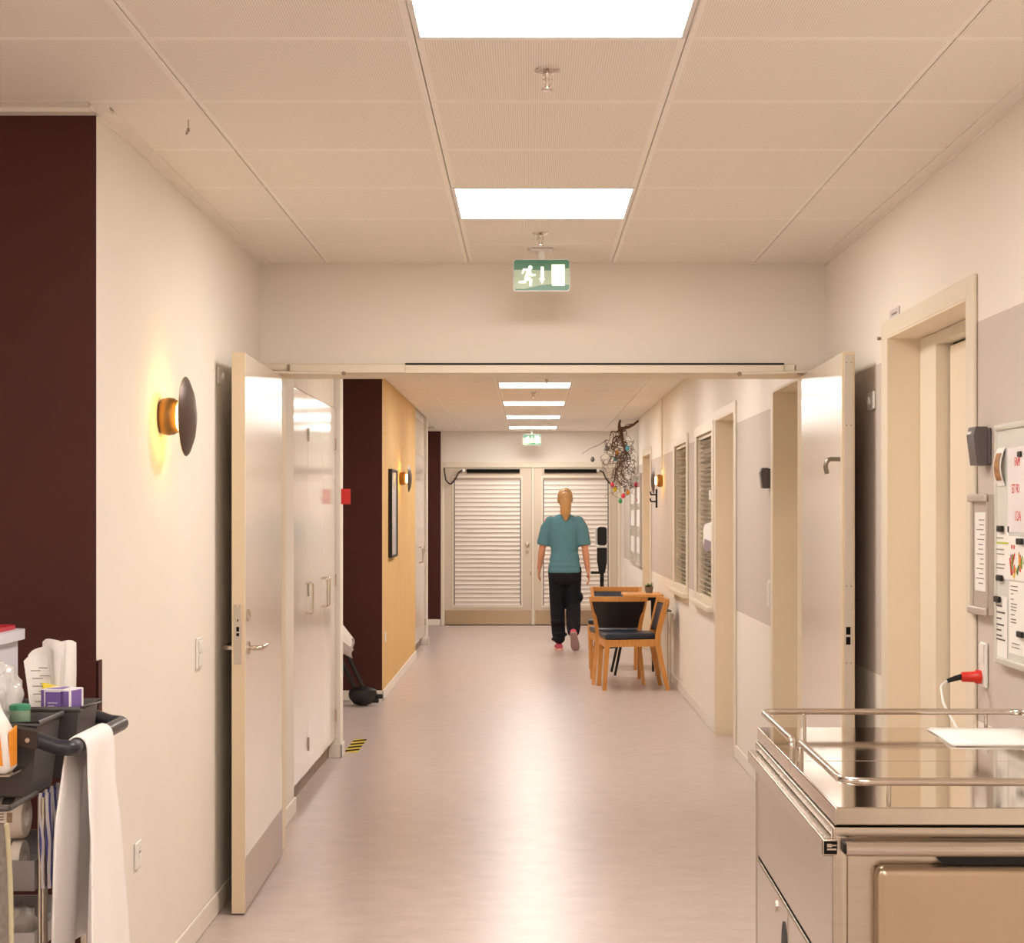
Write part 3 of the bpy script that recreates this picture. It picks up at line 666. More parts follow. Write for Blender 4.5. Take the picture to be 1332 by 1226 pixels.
MB().box(PX(554, 21.6), PX(567, 21.6), 21.5, 21.7, PZ(558, 21.6), CEIL-.012, .012, 2).build('box', 'white', sb)
MB().box(PX(557, 21.6), PX(564, 21.6), 21.55, 21.65, CEIL-.012, CEIL-.0005).build('mount', 'white', sb)

# ------------------------------------------------------------------ wall fittings on the left
def plate(name, x, y, z, wy, hz, sx, label, cat, inner, group=None):
    t = thing(name, label, cat, (x, y, z), group=group)
    MB().box(x+.0005*sx, x+.009*sx, y-wy/2, y+wy/2, z-hz/2, z+hz/2, .003, 2).build('cover_plate', 'white', t)
    if inner == 'switch':
        MB().box(x+.009*sx, x+.014*sx, y-wy*.34, y+wy*.34, z+.002, z+hz*.40, .002).build('rocker', 'white', t)
        MB().box(x+.009*sx, x+.013*sx, y-wy*.34, y+wy*.34, z-hz*.42, z-.006, .002).build('rocker', 'white', t)
    else:
        MB().lathe([(.019, .009*sx), (.018, .0105*sx), (.016, .0095*sx)], (x, y, z+.008), 'x', 18).build('socket_face', 'white', t)
        for dy in (-.008, .008): MB().lathe([(.0022, .0105*sx), (.0022, .0112*sx)], (x, y+dy, z+.008), 'x', 8).build('pin_hole', 'gap', t)
    return t
plate('light_switch', XL, 6.03, PZ(849, 6.03), .085, .105, 1, 'white light switch plate on the lamp wall near the open leaf', 'switch', 'switch')
plate('wall_socket', XL, 5.09, PZ(1111, 5.09), .07, .075, 1, 'white wall socket low on the lamp wall', 'socket', 'socket')
plate('wall_socket', XL, 13.85, PZ(828, 13.85), .07, .075, 1, 'white wall socket on the ochre wall corner', 'socket', 'socket')
plate('light_switch', XR2, 8.97, PZ(772, 8.97), .06, .135, -1, 'tall white switch strip on the grey band past the doorway', 'switch', 'switch')
def door_magnet(x, y, z, sx, label):
    t = thing('door_holder', label, 'door holder', (x, y, z), group='door hold-open magnets')
    MB().box(x+.0005*sx, x+.010*sx, y-.055, y+.055, z-.032, z+.032, .003).build('base_plate', 'white', t)
    MB().lathe([(.014, .010*sx), (.014, .016*sx), (.010, .018*sx)], (x, y+.01, z), 'x', 18).build('magnet', 'white', t)
door_magnet(XL, 6.45, PZ(489, 6.45), 1, 'pale door holder plate on the wall in the shadow by the lamp')
door_magnet(XR, 6.40, PZ(521, 6.40), -1, 'pale door holder plate in the shadow behind the right leaf')

rs = thing('wall_sign', 'small red flag sign jutting out from the cupboard pier', 'sign', (-1.1, 10.5, 1.5))
MB().box(-1.1145, PX(456, 10.5), 10.498, 10.502, PZ(655.5, 10.5), PZ(635.5, 10.5), .001).build('sign_plate', mat('signal red', (206, 44, 40), .4, var=.03), rs)
MB().box(-1.1145, -1.108, 10.4975, 10.5025, PZ(655.5, 10.5), PZ(635.5, 10.5), .001).build('sign_flange', MATS['signal red'], rs)
for py in (637.5, 653.5): MB().ball((PX(455, 10.5), 10.4975, PZ(py, 10.5)), .003, 8, 6).build('rivet', 'plinth', rs)

pf = thing('picture_frame', 'black framed picture hanging on the ochre wall', 'picture', (XL, 14.5, 1.45))
pz0, pz1, py0, py1 = 1.085, 1.80, 14.2, 14.82
mb = MB()
for (a, b, c, d) in ((py0, py0+.018, pz0, pz1), (py1-.018, py1, pz0, pz1), (py0+.018, py1-.018, pz0, pz0+.018), (py0+.018, py1-.018, pz1-.018, pz1)): mb.box(XL+.0008, XL+.032, a, b, c, d, .002)
mb.build('frame', 'black', pf)
pm = mat('picture print', (206, 196, 192), .2, var=.12, vscale=5)
MB().box(XL+.0008, XL+.022, py0+.018, py1-.018, pz0+.018, pz1-.018).build('print', pm, pf)
MB().box(XL+.0225, XL+.024, py0+.018, py1-.018, pz0+.018, pz1-.018).build('glazing', mat('picture glass', (225, 220, 216), .04, alpha=.25), pf)

# hazard tape on the floor by the pier
ht = thing('floor_tape', 'yellow and black striped hazard tape on the floor by the pier', 'floor tape', (-1.08, 10.9, 0))
yel = mat('hazard yellow', (226, 196, 44), .5, var=.05)
MB().box(-1.115, -1.035, 10.68, 11.30, .0005, .0012).build('tape_base', yel, ht)
for k in range(4):
    yy = 10.70+k*.15
    MB().prism([(-1.115, yy), (-1.035, yy+.07), (-1.035, yy+.145), (-1.115, yy+.075)], .0013, .0018).build('stripe', 'gap', ht)

# ------------------------------------------------------------------ cleaning machine in the alcove
va = thing('floor_cleaner', 'black floor cleaning machine with white cover parked in the alcove', 'cleaning machine', (-1.30, 13.28, 0))
vb = mat('black machine plastic', (22, 20, 20), .35, var=.1)
cx, cy = PX(472, 13.28), 13.28
MB().lathe([(.03, .0), (.07, .012), (.105, .055), (.108, .085), (.10, .115), (.05, .135), (.0, .138)], (cx, cy, .004), 'z', 28).build('brush_head', vb, va)
p0 = [(cx-.02, cy, .12), (cx-.06, cy, .20), (PX(448, 13.28)-.02, cy, PZ(848, 13.28)), (-1.72, cy, .88)]
MB().tube([(q[0]+.035, q[1]-.02, q[2]) for q in p0], .014, 10).build('push_tube', vb, va)
MB().tube([(q[0]-.035, q[1]+.02, q[2]) for q in p0], .014, 10).build('push_tube', vb, va)
MB().cyl((-1.72, cy-.15, .88), (-1.72, cy+.15, .88), .016, 10).build('handle_bar', vb, va)
MB().box(cx+.02, cx+.12, cy-.02, cy+.03, .02, .06, .01, 2).box(cx+.10, cx+.15, cy-.01, cy+.03, .05, .085, .01, 2).build('side_brush', vb, va)
def sack(u, v):
    a = 2*math.pi*v; r = .05+.10*math.sin(math.pi*min(.92, u*.85+.08))
    L0 = Vector((PX(458, 13.2), 13.2, PZ(843, 13.2))); L1 = Vector((-1.72, 13.2, .80)); p = L0.lerp(L1, u)
    return (p.x+.02*math.cos(a)*math.sin(3*a), p.y+r*.6*math.cos(a), p.z+r*.8*math.sin(a)+.03*math.sin(2*a))
MB().grid(sack, 10, 20).build('white_cover', mat('white cover cloth', (238, 230, 222), .7), va)
MB().box(PX(444, 13.2)-.2, PX(446, 13.2), 13.22, 13.34, PZ(880, 13.2), PZ(862, 13.2), .01).build('motor', vb, va)

# ------------------------------------------------------------------ fittings on the right wall
gb = mat('dark grey plastic', (92, 84, 84), .4, var=.03)
def reader(x, y, z, label):
    t = thing('card_reader', label, 'card reader', (x, y, z), group='grey wall readers')
    MB().box(x-.012, x-.0005, y-.042, y+.042, z-.05, z+.05, .003).build('back_plate', gb, t)
    MB().prism([(x-.012, z-.052), (x-.012, z+.053), (x-.044, z+.053), (x-.050, z+.03), (x-.040, z-.05)], y-.042, y+.034, 'y').build('housing', gb, t)
    MB().box(x-.0515, x-.0445, y-.01, y+.02, z+.034, z+.041).build('lamp_window', 'white', t)
reader(XR, 4.795, PZ(581, 4.8), 'dark grey card reader above the paper holder and beside the notice board')
reader(XR2, 9.0, PZ(622, 9.0), 'dark grey card reader on the grey band past the open doors')

ph = thing('paper_holder', 'grey framed wall holder with a printed list beside the doorway', 'sign holder', (XR, 4.82, 1.33))
hm_ = mat('grey aluminium profile', (204, 192, 182), .35, metal=.3, var=.02)
y0, y1 = 4.735, 4.925; z0, z1 = PZ(799, 4.83), PZ(642, 4.83)
MB().box(XR-.026, XR-.0145, y0, y1, z1-.022, z1, .005, 2).build('top_bar', hm_, ph)
MB().box(XR-.026, XR-.0145, y0, y1, z0, z0+.022, .005, 2).build('bottom_bar', hm_, ph)
MB().box(XR-.0145, XR-.0005, y0, y1-.022, z0+.003, z1-.003).build('back_plate', hm_, ph)
MB().box(XR-.020, XR-.0145, y1-.032, y1-.014, z0+.022, z1-.022, .001).box(XR-.020, XR-.0145, y0, y0+.01, z0+.022, z1-.022, .001).build('side_profile', hm_, ph)
paper = MATS['white paper']
pa = MB().box(XR-.0165, XR-.0148, y0+.025, y1-.055, PZ(768, 4.83), PZ(666, 4.83)).build('printed_list', paper, ph)
ink = mat('grey printing ink', (132, 122, 116), .8)
mb = MB(); R = random.Random(3)
for k in range(14):
    zz = PZ(676+6.3*k, 4.83); mb.box(XR-.0172, XR-.0166, y0+.03+R.uniform(0, .02), y1-.07-R.uniform(0, .05), zz-.0012, zz+.0012)
mb.build('print', ink, pa)

nb = thing('small_sign_plate', 'small grey name plate above the corner of the doorway by the notice board', 'sign', (XR, 6.0, 2.1))
MB().box(XR-.004, XR-.0005, 5.93, 6.085, PZ(430, 6.0)+.045, PZ(412, 6.0)+.03, .001).build('plate', mat('lilac grey plate', (214, 204, 204), .4), nb)
MB().box(XR-.0046, XR-.004, 5.96, 6.05, PZ(420, 6.0)+.03, PZ(420, 6.0)+.036).build('print', ink, nb)
dp = thing('door_stop_pin', 'tiny dark pin beside the doorway by the notice board casing', 'pin', (XR, 6.2, 2.03))
MB().cyl((XR-.0005, 6.205, PZ(440, 6.2)), (XR-.022, 6.205, PZ(440, 6.2)), .006, 10).build('pin', 'plinth', dp)

# socket strip, plug and cable
so = thing('socket_strip', 'tall white double socket beside the notice board', 'socket', (XR, 4.80, 1.0))
sy = 4.815
MB().box(XR-.012, XR-.0005, sy-.03, sy+.03, PZ(894, sy), PZ(835, sy), .005, 2).build('housing', 'white', so)
MB().box(XR-.0145, XR-.012, sy-.026, sy+.026, PZ(862, sy), PZ(838, sy), .002).build('upper_switch', 'white', so)
MB().lathe([(.018, -.012), (.017, -.0145), (.015, -.0135)], (XR, sy, PZ(880, sy)), 'x', 18).build('socket_face', 'white', so)
pg = thing('power_plug', 'red plug with black sleeve and white cable in the wall socket', 'plug', (XR-.05, sy, PZ(880, sy)))
pz_ = PZ(880, sy)
redp = mat('bright red plastic', (222, 52, 36), .35)
MB().lathe([(.019, -.015), (.019, -.028), (.015, -.032), (.0135, -.066), (.010, -.068)], (XR, sy, pz_), 'x', 18).build('plug_body', redp, pg)
MB().tube([(XR-.067, sy, pz_), (XR-.085, sy-.002, pz_-.004), (XR-.108, sy-.006, pz_-.011)], [.0085, .0075, .0055], 10).build('sleeve', 'black', pg)
ctrl = [(XR-.106, sy-.005, pz_-.010), (XR-.128, sy-.02, pz_-.022), (XR-.14, sy-.10, pz_-.06), (XR-.15, sy-.28, pz_-.10), (XR-.155, sy-.45, pz_-.16), (XR-.16, sy-.56, pz_-.26), (XR-.16, sy-.60, .62), (XR-.16, sy-.675, .60)]
MB().tube(fillet(ctrl, .08, 5), .0038, 8).build('cable', 'white', pg)

# ------------------------------------------------------------------ notice board
XB = XR-.018
def yb_(px, x=XB): return x*F/(px-VX)
bd = thing('notice_board', 'white magnetic notice board on the grey banded wall', 'notice board', (XR, 4.3, 1.05))
by1, by0 = yb_(1296), 3.82; bz0, bz1 = PZ(858, 4.6), PZ(557, 4.6)
MB().box(XB, XR-.0005, by0, by1, bz0, bz1, .003).build('board_panel', mat('white enamel board', (232, 232, 226), .2, var=.01), bd)
bf = mat('pale aluminium board frame', (222, 220, 208), .35, metal=.3)
mb = MB()
for (a, b, c, d) in ((by1-.012, by1+.004, bz0-.01, bz1+.01), (by0-.004, by0+.012, bz0-.01, bz1+.01), (by0+.012, by1-.012, bz0-.01, bz0+.006), (by0+.012, by1-.012, bz1-.006, bz1+.01)): mb.box(XB-.006, XR-.0005, a, b, c, d, .002)
mb.build('board_frame', bf, bd)
def sheet(name, p0, p1, z0, z1, label, cat, m, group, off=.0012, curl=0.):
    t = thing(name, label, cat, (XB, (p0+p1)/2, z0), group=group)
    def fn(u, v):
        return (XB-off-curl*math.sin(math.pi*u), p0+(p1-p0)*v, z0+(z1-z0)*u)
    mb = MB().grid(fn, 6, 4); n = len(mb.v); mb.add([(x+.0006, y, z) for x, y, z in mb.v[:n]], mb.f[:])
    ft = list(mb.f)
    mb.build('sheet', m, t); return t
def lines(t, rows, p0, p1, x, m, h=.0022, seed=1, frac=(.5, 1.)):
    R = random.Random(seed)
    for (z) in rows:
        L = (p1-p0)*R.uniform(*frac); MB().box(x-.0006, x, p1-L, p1, z-h/2, z+h/2).build('print_line', m, t)
G = 'papers on the notice board'
dk = mat('dark printing ink', (84, 74, 72), .8)
# red lettered poster
yp1, yp0 = yb_(1311), 4.12
po = sheet('poster', yp0, yp1, PZ(692, 4.5), PZ(582, 4.5), 'white poster with big red capital letters on the notice board', 'poster', mat('poster white', (236, 228, 226), .6), G)
red = mat('red poster ink', (222, 66, 62), .6)
for txt, pl, pt, pb in (('FAM', 1320.5, 594, 606), ('ET FO', 1317, 629, 641), ('I DA', 1321, 664, 677)):
    h = (pb-pt)*4.45/F; mb = text_mb(txt, h*1.42)
    ys_ = yb_(pl)
    mb.v = [(XB-.0019-q[2]*.3, ys_-q[0]*.8, PZ(pb, 4.45)+q[1]) for q in mb.v]
    mb.build('red_lettering', red, po)
MB().box(XB-.006, XB-.0019, 4.395, 4.425, PZ(594, 4.42), PZ(587, 4.42), .001).build('corner_magnet', 'black', po)
# photo strip
ps = sheet('photo_strip', yb_(1309), yb_(1299), PZ(632, 4.62), PZ(583, 4.62), 'narrow curling photo strip on the notice board', 'photo strip', paper, G, off=.003, curl=.012)
pm_ = mat('brown photo print', (164, 116, 66), .5, var=.5, vscale=60)
def fn(u, v): 
    uu = .14+.72*u
    return (XB-.0042-.012*math.sin(math.pi*uu), yb_(1307.5)+(yb_(1300.5)-yb_(1307.5))*v, PZ(632, 4.62)+(PZ(583, 4.62)-PZ(632, 4.62))*uu)
MB().grid(fn, 6, 3).build('photo', pm_, ps)
# upper list with green marker line
ul = sheet('notice_sheet', yb_(1313), yb_(1295.5), PZ(752, 4.62), PZ(684, 4.62), 'notice sheet with a yellow green marker line on the board', 'notice', paper, G)
lines(ul, [PZ(705.5, 4.62)], yb_(1313)+.003, yb_(1295.5)-.002, XB-.002, mat('highlighter', (196, 206, 50), .6), .004, frac=(1, 1))
lines(ul, [PZ(q, 4.62) for q in (699, 714, 720, 733, 738)], yb_(1312), yb_(1297), XB-.002, ink, seed=5, frac=(.3, .8))
# lower list
ll = sheet('notice_sheet', yb_(1311), yb_(1294.5), PZ(853, 4.63), PZ(774, 4.63), 'narrow notice sheet with centred text low on the board', 'notice', paper, G)
lines(ll, [PZ(q, 4.63) for q in (787, 795, 803, 811, 818, 825, 830)], yb_(1308.5), yb_(1297.5), XB-.002, dk, .0035, seed=8, frac=(.5, 1))
# vegetable poster
vp = sheet('menu_poster', 4.10, yb_(1313.5), PZ(754, 4.48), PZ(697, 4.48), 'colourful vegetable menu poster on the notice board', 'poster', paper, G, off=.002)
veg = [((206, 70, 34), .25, .35), ((228, 160, 40), .2, .2), ((120, 150, 60), .4, .45), ((206, 60, 40), .5, .5), ((84, 120, 50), .55, .25), ((230, 190, 60), .38, .14)]
R = random.Random(11)
for k in range(16):
    c = veg[k % 6][0]; yy = yb_(1314)-.01-R.uniform(.0, .2); zz = PZ(752, 4.48)+R.uniform(.012, .055); l = R.uniform(.02, .045); a = R.uniform(-.8, .8)
    MB().prism([(yy+l*math.sin(a)*s_+q*math.cos(a)*.007*(1-.6*s_), zz+l*math.cos(a)*(s_-.4)-q*math.sin(a)*.007*(1-.6*s_)) for s_, q in ((0, -1), (1, -1), (1, 1), (0, 1))], XB-.0028-.0001*k, XB-.0026, 'x').build('vegetable_print', mat('veg %d' % (k % 6), c, .6, var=.2, vscale=80), vp)
for yy, zz, c in ((yb_(1317.5), 711, (214, 96, 80)), (yb_(1320.5), 711, (214, 96, 80))): MB().lathe([(.006, 0), (.006, -.0006)], (XB-.0026, yy, PZ(zz, 4.48)), 'x', 12).build('round_print', mat('salmon print', c, .6), vp)
MB().box(XB-.0029, XB-.0026, yb_(1321), yb_(1315.5), PZ(727, 4.48), PZ(721, 4.48)).build('print', mat('mauve ink', (186, 132, 150), .7, var=.3, vscale=60), vp)
# menu text sheet
ms = sheet('menu_sheet', 4.10, yb_(1313), PZ(850, 4.48), PZ(756, 4.48), 'white text sheet hanging under the vegetable poster', 'notice', paper, G)
lines(ms, [PZ(q, 4.48) for q in (762, 767, 772, 779, 785, 789, 793, 799, 805, 809)], yb_(1326), yb_(1316), XB-.002, ink, .002, seed=2, frac=(.3, .9))
lines(ms, [PZ(q, 4.48) for q in (836, 841)], yb_(1331), yb_(1317), XB-.002, ink, .0015, seed=4, frac=(.7, 1))
for (p, q, lb) in ((1304.5, 687.5, 'dark rectangular magnet on the marker line notice'), (1303.5, 751.5, 'dark rectangular magnet below the marker line notice'), (1300.5, 779, 'dark rectangular magnet on the narrow centred notice'),
                   (1330.5, 825, 'dark rectangular magnet on the menu text sheet'), (1330, 704, 'dark rectangular magnet on the vegetable poster')):
    yy = yb_(p); o = MB().box(XB-.011, XB-.0035, yy-.024, yy+.024, PZ(q+4, yy), PZ(q-4, yy), .002).build('board_magnet', 'black'); tag(o, lb, 'magnet', 'magnets on the notice board')

# far boards on the right wall
def far_board(ya, yb2, label):
    t = thing('poster_board', label, 'poster board', (XR2, (ya+yb2)/2, .86), group='far framed boards')
    z0, z1 = .86, 1.88; mb = MB()
    for (a, b, c, d) in ((ya, ya+.03, z0, z1), (yb2-.03, yb2, z0, z1), (ya+.03, yb2-.03, z0, z0+.03), (ya+.03, yb2-.03, z1-.03, z1)): mb.box(XR2-.025, XR2-.0005, a, b, c, d, .003)
    mb.build('frame', hm_, t)
    MB().box(XR2-.016, XR2-.0005, ya+.03, yb2-.03, z0+.03, z1-.03).build('glazed_print', mat('grey green board print', (196, 200, 190), .12, var=.22, vscale=4), t)
    for zz in (1.0, 1.3, 1.55): MB().box(XR2-.018, XR2-.0165, ya+.1, yb2-.1, zz, zz+.18).build('pinned_sheet', paper, t)
far_board(20.1, 21.05, 'grey framed poster board right beside the glazed end doors')
far_board(19.15, 19.9, 'grey framed poster board beside the last beige doorway')
# ------------------------------------------------------------------ stainless food trolley
tr = thing('food_trolley', 'stainless steel food trolley with railed double lid', 'trolley', (.512, 3.0, 0), rz=math.radians(-.7))
W_, D_ = .645, 1.14
def tb(name, mb, m, par=None): return mb.build(name, m, par or tr, world=False)
tb('body', MB().box(.012, W_-.005, .02, D_-.02, .14, .905, .006, 2), 'steel')
for (x, y) in ((0, 0), (W_-.03, 0), (0, D_-.03), (W_-.03, D_-.03)): tb('corner_post', MB().box(x+.004, x+.031, y+.004, y+.031, .14, .90, .006, 2), 'steel')
tb('side_panel', MB().box(.006, .012, .032, D_-.032, .652, .856, .002), 'steel')
tb('side_seam', MB().box(.0075, .012, .032, D_-.032, .643, .652), 'gap')
for k in range(2):
    y0 = .034+k*.536; dpl = tb('side_door', MB().box(.004, .012, y0, y0+.532, .20, .643, .003), 'steel')
    yc = y0+.05 if k else y0+.10
    tb('pull_recess', MB().prism([(yc+.040*math.cos(a), .555+.055*math.sin(a)) for a in [2*math.pi*i/16 for i in range(16)]], .0022, .0041, 'x'), 'black', dpl)
    tb('lock', MB().lathe([(.012, .004), (.012, .001), (.006, .0)], (0, yc+.13, .612), 'x', 16), 'satin', dpl)
tb('top_frame', MB().box(.004, W_, .004, D_-.004, .893, .912, .003), 'steel')
for k in range(2):
    y0 = .006+k*.565; ld = tb('lid', MB().box(.008, W_-.006, y0, y0+.563, .914, .945, .003, 2), 'polish')
    rz_, xa, xb, r = .984, .026, W_-.03, .0072
    if k == 0: pts = [(xa, y0+.545, .945), (xa, y0+.545, rz_), (xa, .035, rz_), (xb, .035, rz_), (xb, y0+.545, rz_), (xb, y0+.545, .945)]
    else: pts = [(xa-.010, y0+.025, .945), (xa-.010, y0+.025, rz_), (xa-.010, D_-.03, rz_), (xb+.008, D_-.03, rz_), (xb+.008, y0+.025, rz_), (xb+.008, y0+.025, .945)]
    rl = tb('rail', MB().tube(fillet(pts, .05, 7), r, 12), 'satin', ld)
    yy = .035 if k == 0 else D_-.03
    for px_ in ((.105, .545) if k == 0 else (.115, .535)):
        tb('rail_post', MB().cyl((px_, yy, .944), (px_, yy, rz_), .0042, 10), 'satin', ld)
# bumper profiles on both long sides
for x0, x1, s_ in ((-.014, .014, 1), (W_-.012, W_+.016, -1)):
    bp_ = tb('bumper', MB().box(x0, x1, .003, D_-.003, .862, .892, .003), 'satin')
    tb('profile_end', MB().box(x0+.003, x1-.003, .0012, .0028, .866, .888), 'gap', bp_)
    mb = MB().box(x0+.008, x1-.004, .0002, .0011, .873, .876).box(x0+.008, x1-.012, .0002, .0011, .878, .884).box(x0+.014, x1-.004, .0002, .0011, .880, .8825)
    tb('profile_rib', mb, 'satin', bp_)
# push handle and end panel
tb('push_handle', MB().tube([(.022, -.022, .8795), (W_-.02, -.022, .8795)], .0125, 16), 'satin')
for x in (.028, W_-.03): tb('handle_bracket', MB().box(x-.009, x+.009, -.022, .006, .869, .889, .003), 'black')
tb('end_panel', MB().box(.075, W_-.07, -.020, .0205, .32, .848, .016, 3), mat('brushed steel end panel', (196, 176, 150), .3, metal=.85, var=.03, vscale=3))
tb('control_slot', MB().prism([(.19, .850), (.178, .863), (W_-.16, .863), (W_-.17, .850)], -.004, .0205, 'y'), 'black')
for (x, y) in ((.07, .10), (W_-.07, .10), (.07, D_-.10), (W_-.07, D_-.10)):
    cs = tb('castor', MB().box(x-.022, x+.022, y-.03, y+.03, .118, .142, .004).box(x-.022, x-.018, y-.02, y+.02, .05, .12).box(x+.018, x+.022, y-.02, y+.02, .05, .12), 'satin')
    tb('wheel', MB().lathe([(.055, -.014), (.0615, -.010), (.0615, .010), (.055, .014)], (x, y, .0625), 'x', 24), 'black', cs)
# papers on the lid
pp = thing('paper_stack', 'white papers lying on the steel trolley lid', 'papers', (1.02, 3.93, .945), rz=math.radians(-3))
for k, a in enumerate((0, .035, -.02)):
    o = MB().grid(lambda u, v: ((u-.5)*.21, (v-.5)*.297, .0016*k+.0008+(.004 if k == 2 else 0)*max(0, (u-.75))*2), 4, 4).build('sheet', paper, pp, world=False)
    o.rotation_euler.z = a; o.location = (0, 0, .001)
    sm_ = o.modifiers.new('thickness', 'SOLIDIFY'); sm_.thickness = .0012

# ------------------------------------------------------------------ chairs, table, plant, stand
wood = mat('oiled beech wood', (218, 152, 76), .4, var=.10, vscale=8, stretch=(8, 8, 1))
navy = mat('navy leatherette', (36, 46, 60), .35, var=.05, bump=.05)
blk = mat('black leatherette back', (30, 24, 22), .45, var=.05)
ct = thing('side_chair', 'beech chair', 'chair')
def cb(name, mb, m): return mb.build(name, m, ct, world=False)
def bar(mb, pts, wx, wy):
    # rectangular section swept through points (sections stay axis aligned)
    n = len(pts); vs = []
    for (x, y, z, *s_) in pts:
        k = s_[0] if s_ else 1.
        for (a, b) in ((-1, -1), (1, -1), (1, 1), (-1, 1)): vs.append((x+a*wx/2*k, y+b*wy/2*k, z))
    fs = [(0, 3, 2, 1), tuple(range(4*n-4, 4*n))]
    for i in range(n-1):
        for k in range(4): fs.append((i*4+k, i*4+(k+1) % 4, i*4+4+(k+1) % 4, i*4+4+k))
    return mb.add(vs, fs)
for s_ in (-1, 1):
    cb('leg', bar(MB(), [(s_*.205, .235, .0, .8), (s_*.215, .215, .36), (s_*.215, .213, .415)], .034, .04), wood)
    cb('leg', bar(MB(), [(s_*.212, -.285, .0, .75), (s_*.190, -.235, .22, .95), (s_*.172, -.205, .38), (s_*.178, -.208, .45), (s_*.205, -.24, .6), (s_*.236, -.275, .742, .8)], .034, .044), wood)
cb('seat_frame', MB().prism([(-.195, .235), (.195, .235), (.195, .205), (-.195, .205)], .355, .412).prism([(-.16, -.215), (.16, -.215), (.16, -.19), (-.16, -.19)], .355, .412)
   .prism([(-.225, .2), (-.2, .2), (-.165, -.19), (-.19, -.19)], .355, .412).prism([(.225, .2), (.2, .2), (.165, -.19), (.19, -.19)], .355, .412), wood)
bm = bmesh.new(); bmesh.ops.create_cube(bm, size=1)
for v in bm.verts:
    y_ = .235 if v.co.y > 0 else -.195; hw = .232 if v.co.y > 0 else .168
    v.co = Vector((math.copysign(hw, v.co.x), y_, .463 if v.co.z > 0 else .4125))
bmesh.ops.bevel(bm, geom=bm.edges[:], offset=.018, segments=3, profile=.5, affect='EDGES')
cb('seat', MB().bm(bm), navy)
def back(u, v, off):
    z = .475+.225*v; hw = .172+.052*v; x = (2*u-1)*hw
    y_ = -.213-.062*v*1.05 - .03*(1-(2*u-1)**2) + off
    return (x, y_, z)
mb = MB().grid(lambda u, v: back(u, v, .022), 8, 4); n = len(mb.v); mb.grid(lambda u, v: back(u, v, -.012), 8, 4)
edge = [i*5 for i in range(9)] + [8*5+j for j in range(1, 5)] + [i*5+4 for i in range(7, -1, -1)] + [j for j in range(3, 0, -1)]
for i in range(len(edge)): a, b = edge[i], edge[(i+1) % len(edge)]; mb.f.append((a, b, b+n, a+n))
cb('backrest', mb, blk)
cb('back_pad', MB().grid(lambda u, v: tuple(Vector(back(.06+.88*u, .04+.92*v, .026+.016*math.sin(math.pi*u)**.4*math.sin(math.pi*v)**.4))), 10, 6), navy)
mb = MB()
def rail(u, w2, h):
    x = (2*u-1)*.245; return (x, -.276-.03*(1-(2*u-1)**2)+w2, h)
N = 10; vs = []
for i in range(N+1):
    for (a, h) in ((-.014, .700), (.014, .700), (.014, .742), (-.014, .742)): vs.append(rail(i/N, a, h))
fs = [(0, 1, 2, 3), tuple(range(4*N, 4*N+4))]
for i in range(N):
    for k in range(4): fs.append((i*4+k, i*4+(k+1) % 4, i*4+4+(k+1) % 4, i*4+4+k))
cb('top_rail', mb.add(vs, fs), wood)
G = 'beech chairs around the small table'
ct.location = (.755, 15.20, 0); ct['label'] = 'beech chair tucked in with its black back towards the trolley'; ct['group'] = G
c2 = copy_tree(ct); c2.location = (.835, 14.62, 0); c2.rotation_euler.z = math.radians(90+4); c2['label'] = 'beech chair with navy seat standing with its back to the window wall'
c3 = copy_tree(ct); c3.location = (.80, 16.55, 0); c3.rotation_euler.z = math.radians(180-6); c3['label'] = 'beech chair facing the trolley across the small table'
ct.location.y = 15.18

tbl = thing('side_table', 'small wooden table with splayed black legs among the chairs', 'table', (1.0, 15.85, 0))
MB().box(.84, 1.19, 15.60, 16.12, .70, .727, .008, 2).build('tabletop', wood, tbl)
for (x, y, xf_, yf_) in ((.90, 15.70, .765, 15.72), (1.12, 15.70, 1.13, 15.66), (.90, 16.02, .75, 16.08), (1.12, 16.02, 1.13, 16.10)):
    MB().tube([(xf_, yf_, .002), (x, y, .70)], [.011, .018], 10).build('leg', 'black', tbl)
MB().box(.87, 1.16, 15.66, 16.06, .67, .6995).build('apron', 'black', tbl)
plant = thing('potted_plant', 'small green potted plant on the wooden table', 'plant', (1.08, 15.9, .727))
MB().lathe([(.030, .0005), (.036, .03), (.040, .055), (.036, .056), (.034, .045), (.0, .044)], (1.08, 15.9, .727), 'z', 18).build('pot', mat('grey plant pot', (120, 108, 98), .6), plant)
leafg = mat('green leaves', (88, 122, 60), .5, var=.2, vscale=40)
R = random.Random(7)
for k in range(22):
    a = k*2.4; l = R.uniform(.04, .075); el = R.uniform(.25, 1.1); b0 = Vector((1.08, 15.9, .772)); d = Vector((math.cos(a)*math.cos(el), math.sin(a)*math.cos(el), math.sin(el))); sd = d.cross(Vector((0, 0, 1))).normalized()*.009; m_ = b0+d*l*.55+Vector((0, 0, .006))
    e = b0+d*l; MB().add([b0, m_+sd, e, m_-sd, b0+Vector((0, 0, -.0015)), m_+sd*.9+Vector((0, 0, -.002)), e+Vector((0, 0, -.0015)), m_-sd*.9+Vector((0, 0, -.002))], [(0, 1, 2, 3), (7, 6, 5, 4), (0, 4, 5, 1), (1, 5, 6, 2), (2, 6, 7, 3), (3, 7, 4, 0)]).build('leaf', leafg, plant)
# slim steel side table frame at the wall
sf = thing('plant_stand', 'slim steel legged stand between the chair back and the wall', 'stand', (1.15, 15.05, 0))
MB().box(1.10, 1.205, 14.93, 15.2, .612, .622, .002).build('top_plate', 'black', sf)
for (x, y) in ((1.11, 14.94), (1.195, 14.94), (1.11, 15.19), (1.195, 15.19)): MB().cyl((x, y, .002), (x, y, .613), .005, 8).build('leg', 'satin', sf)

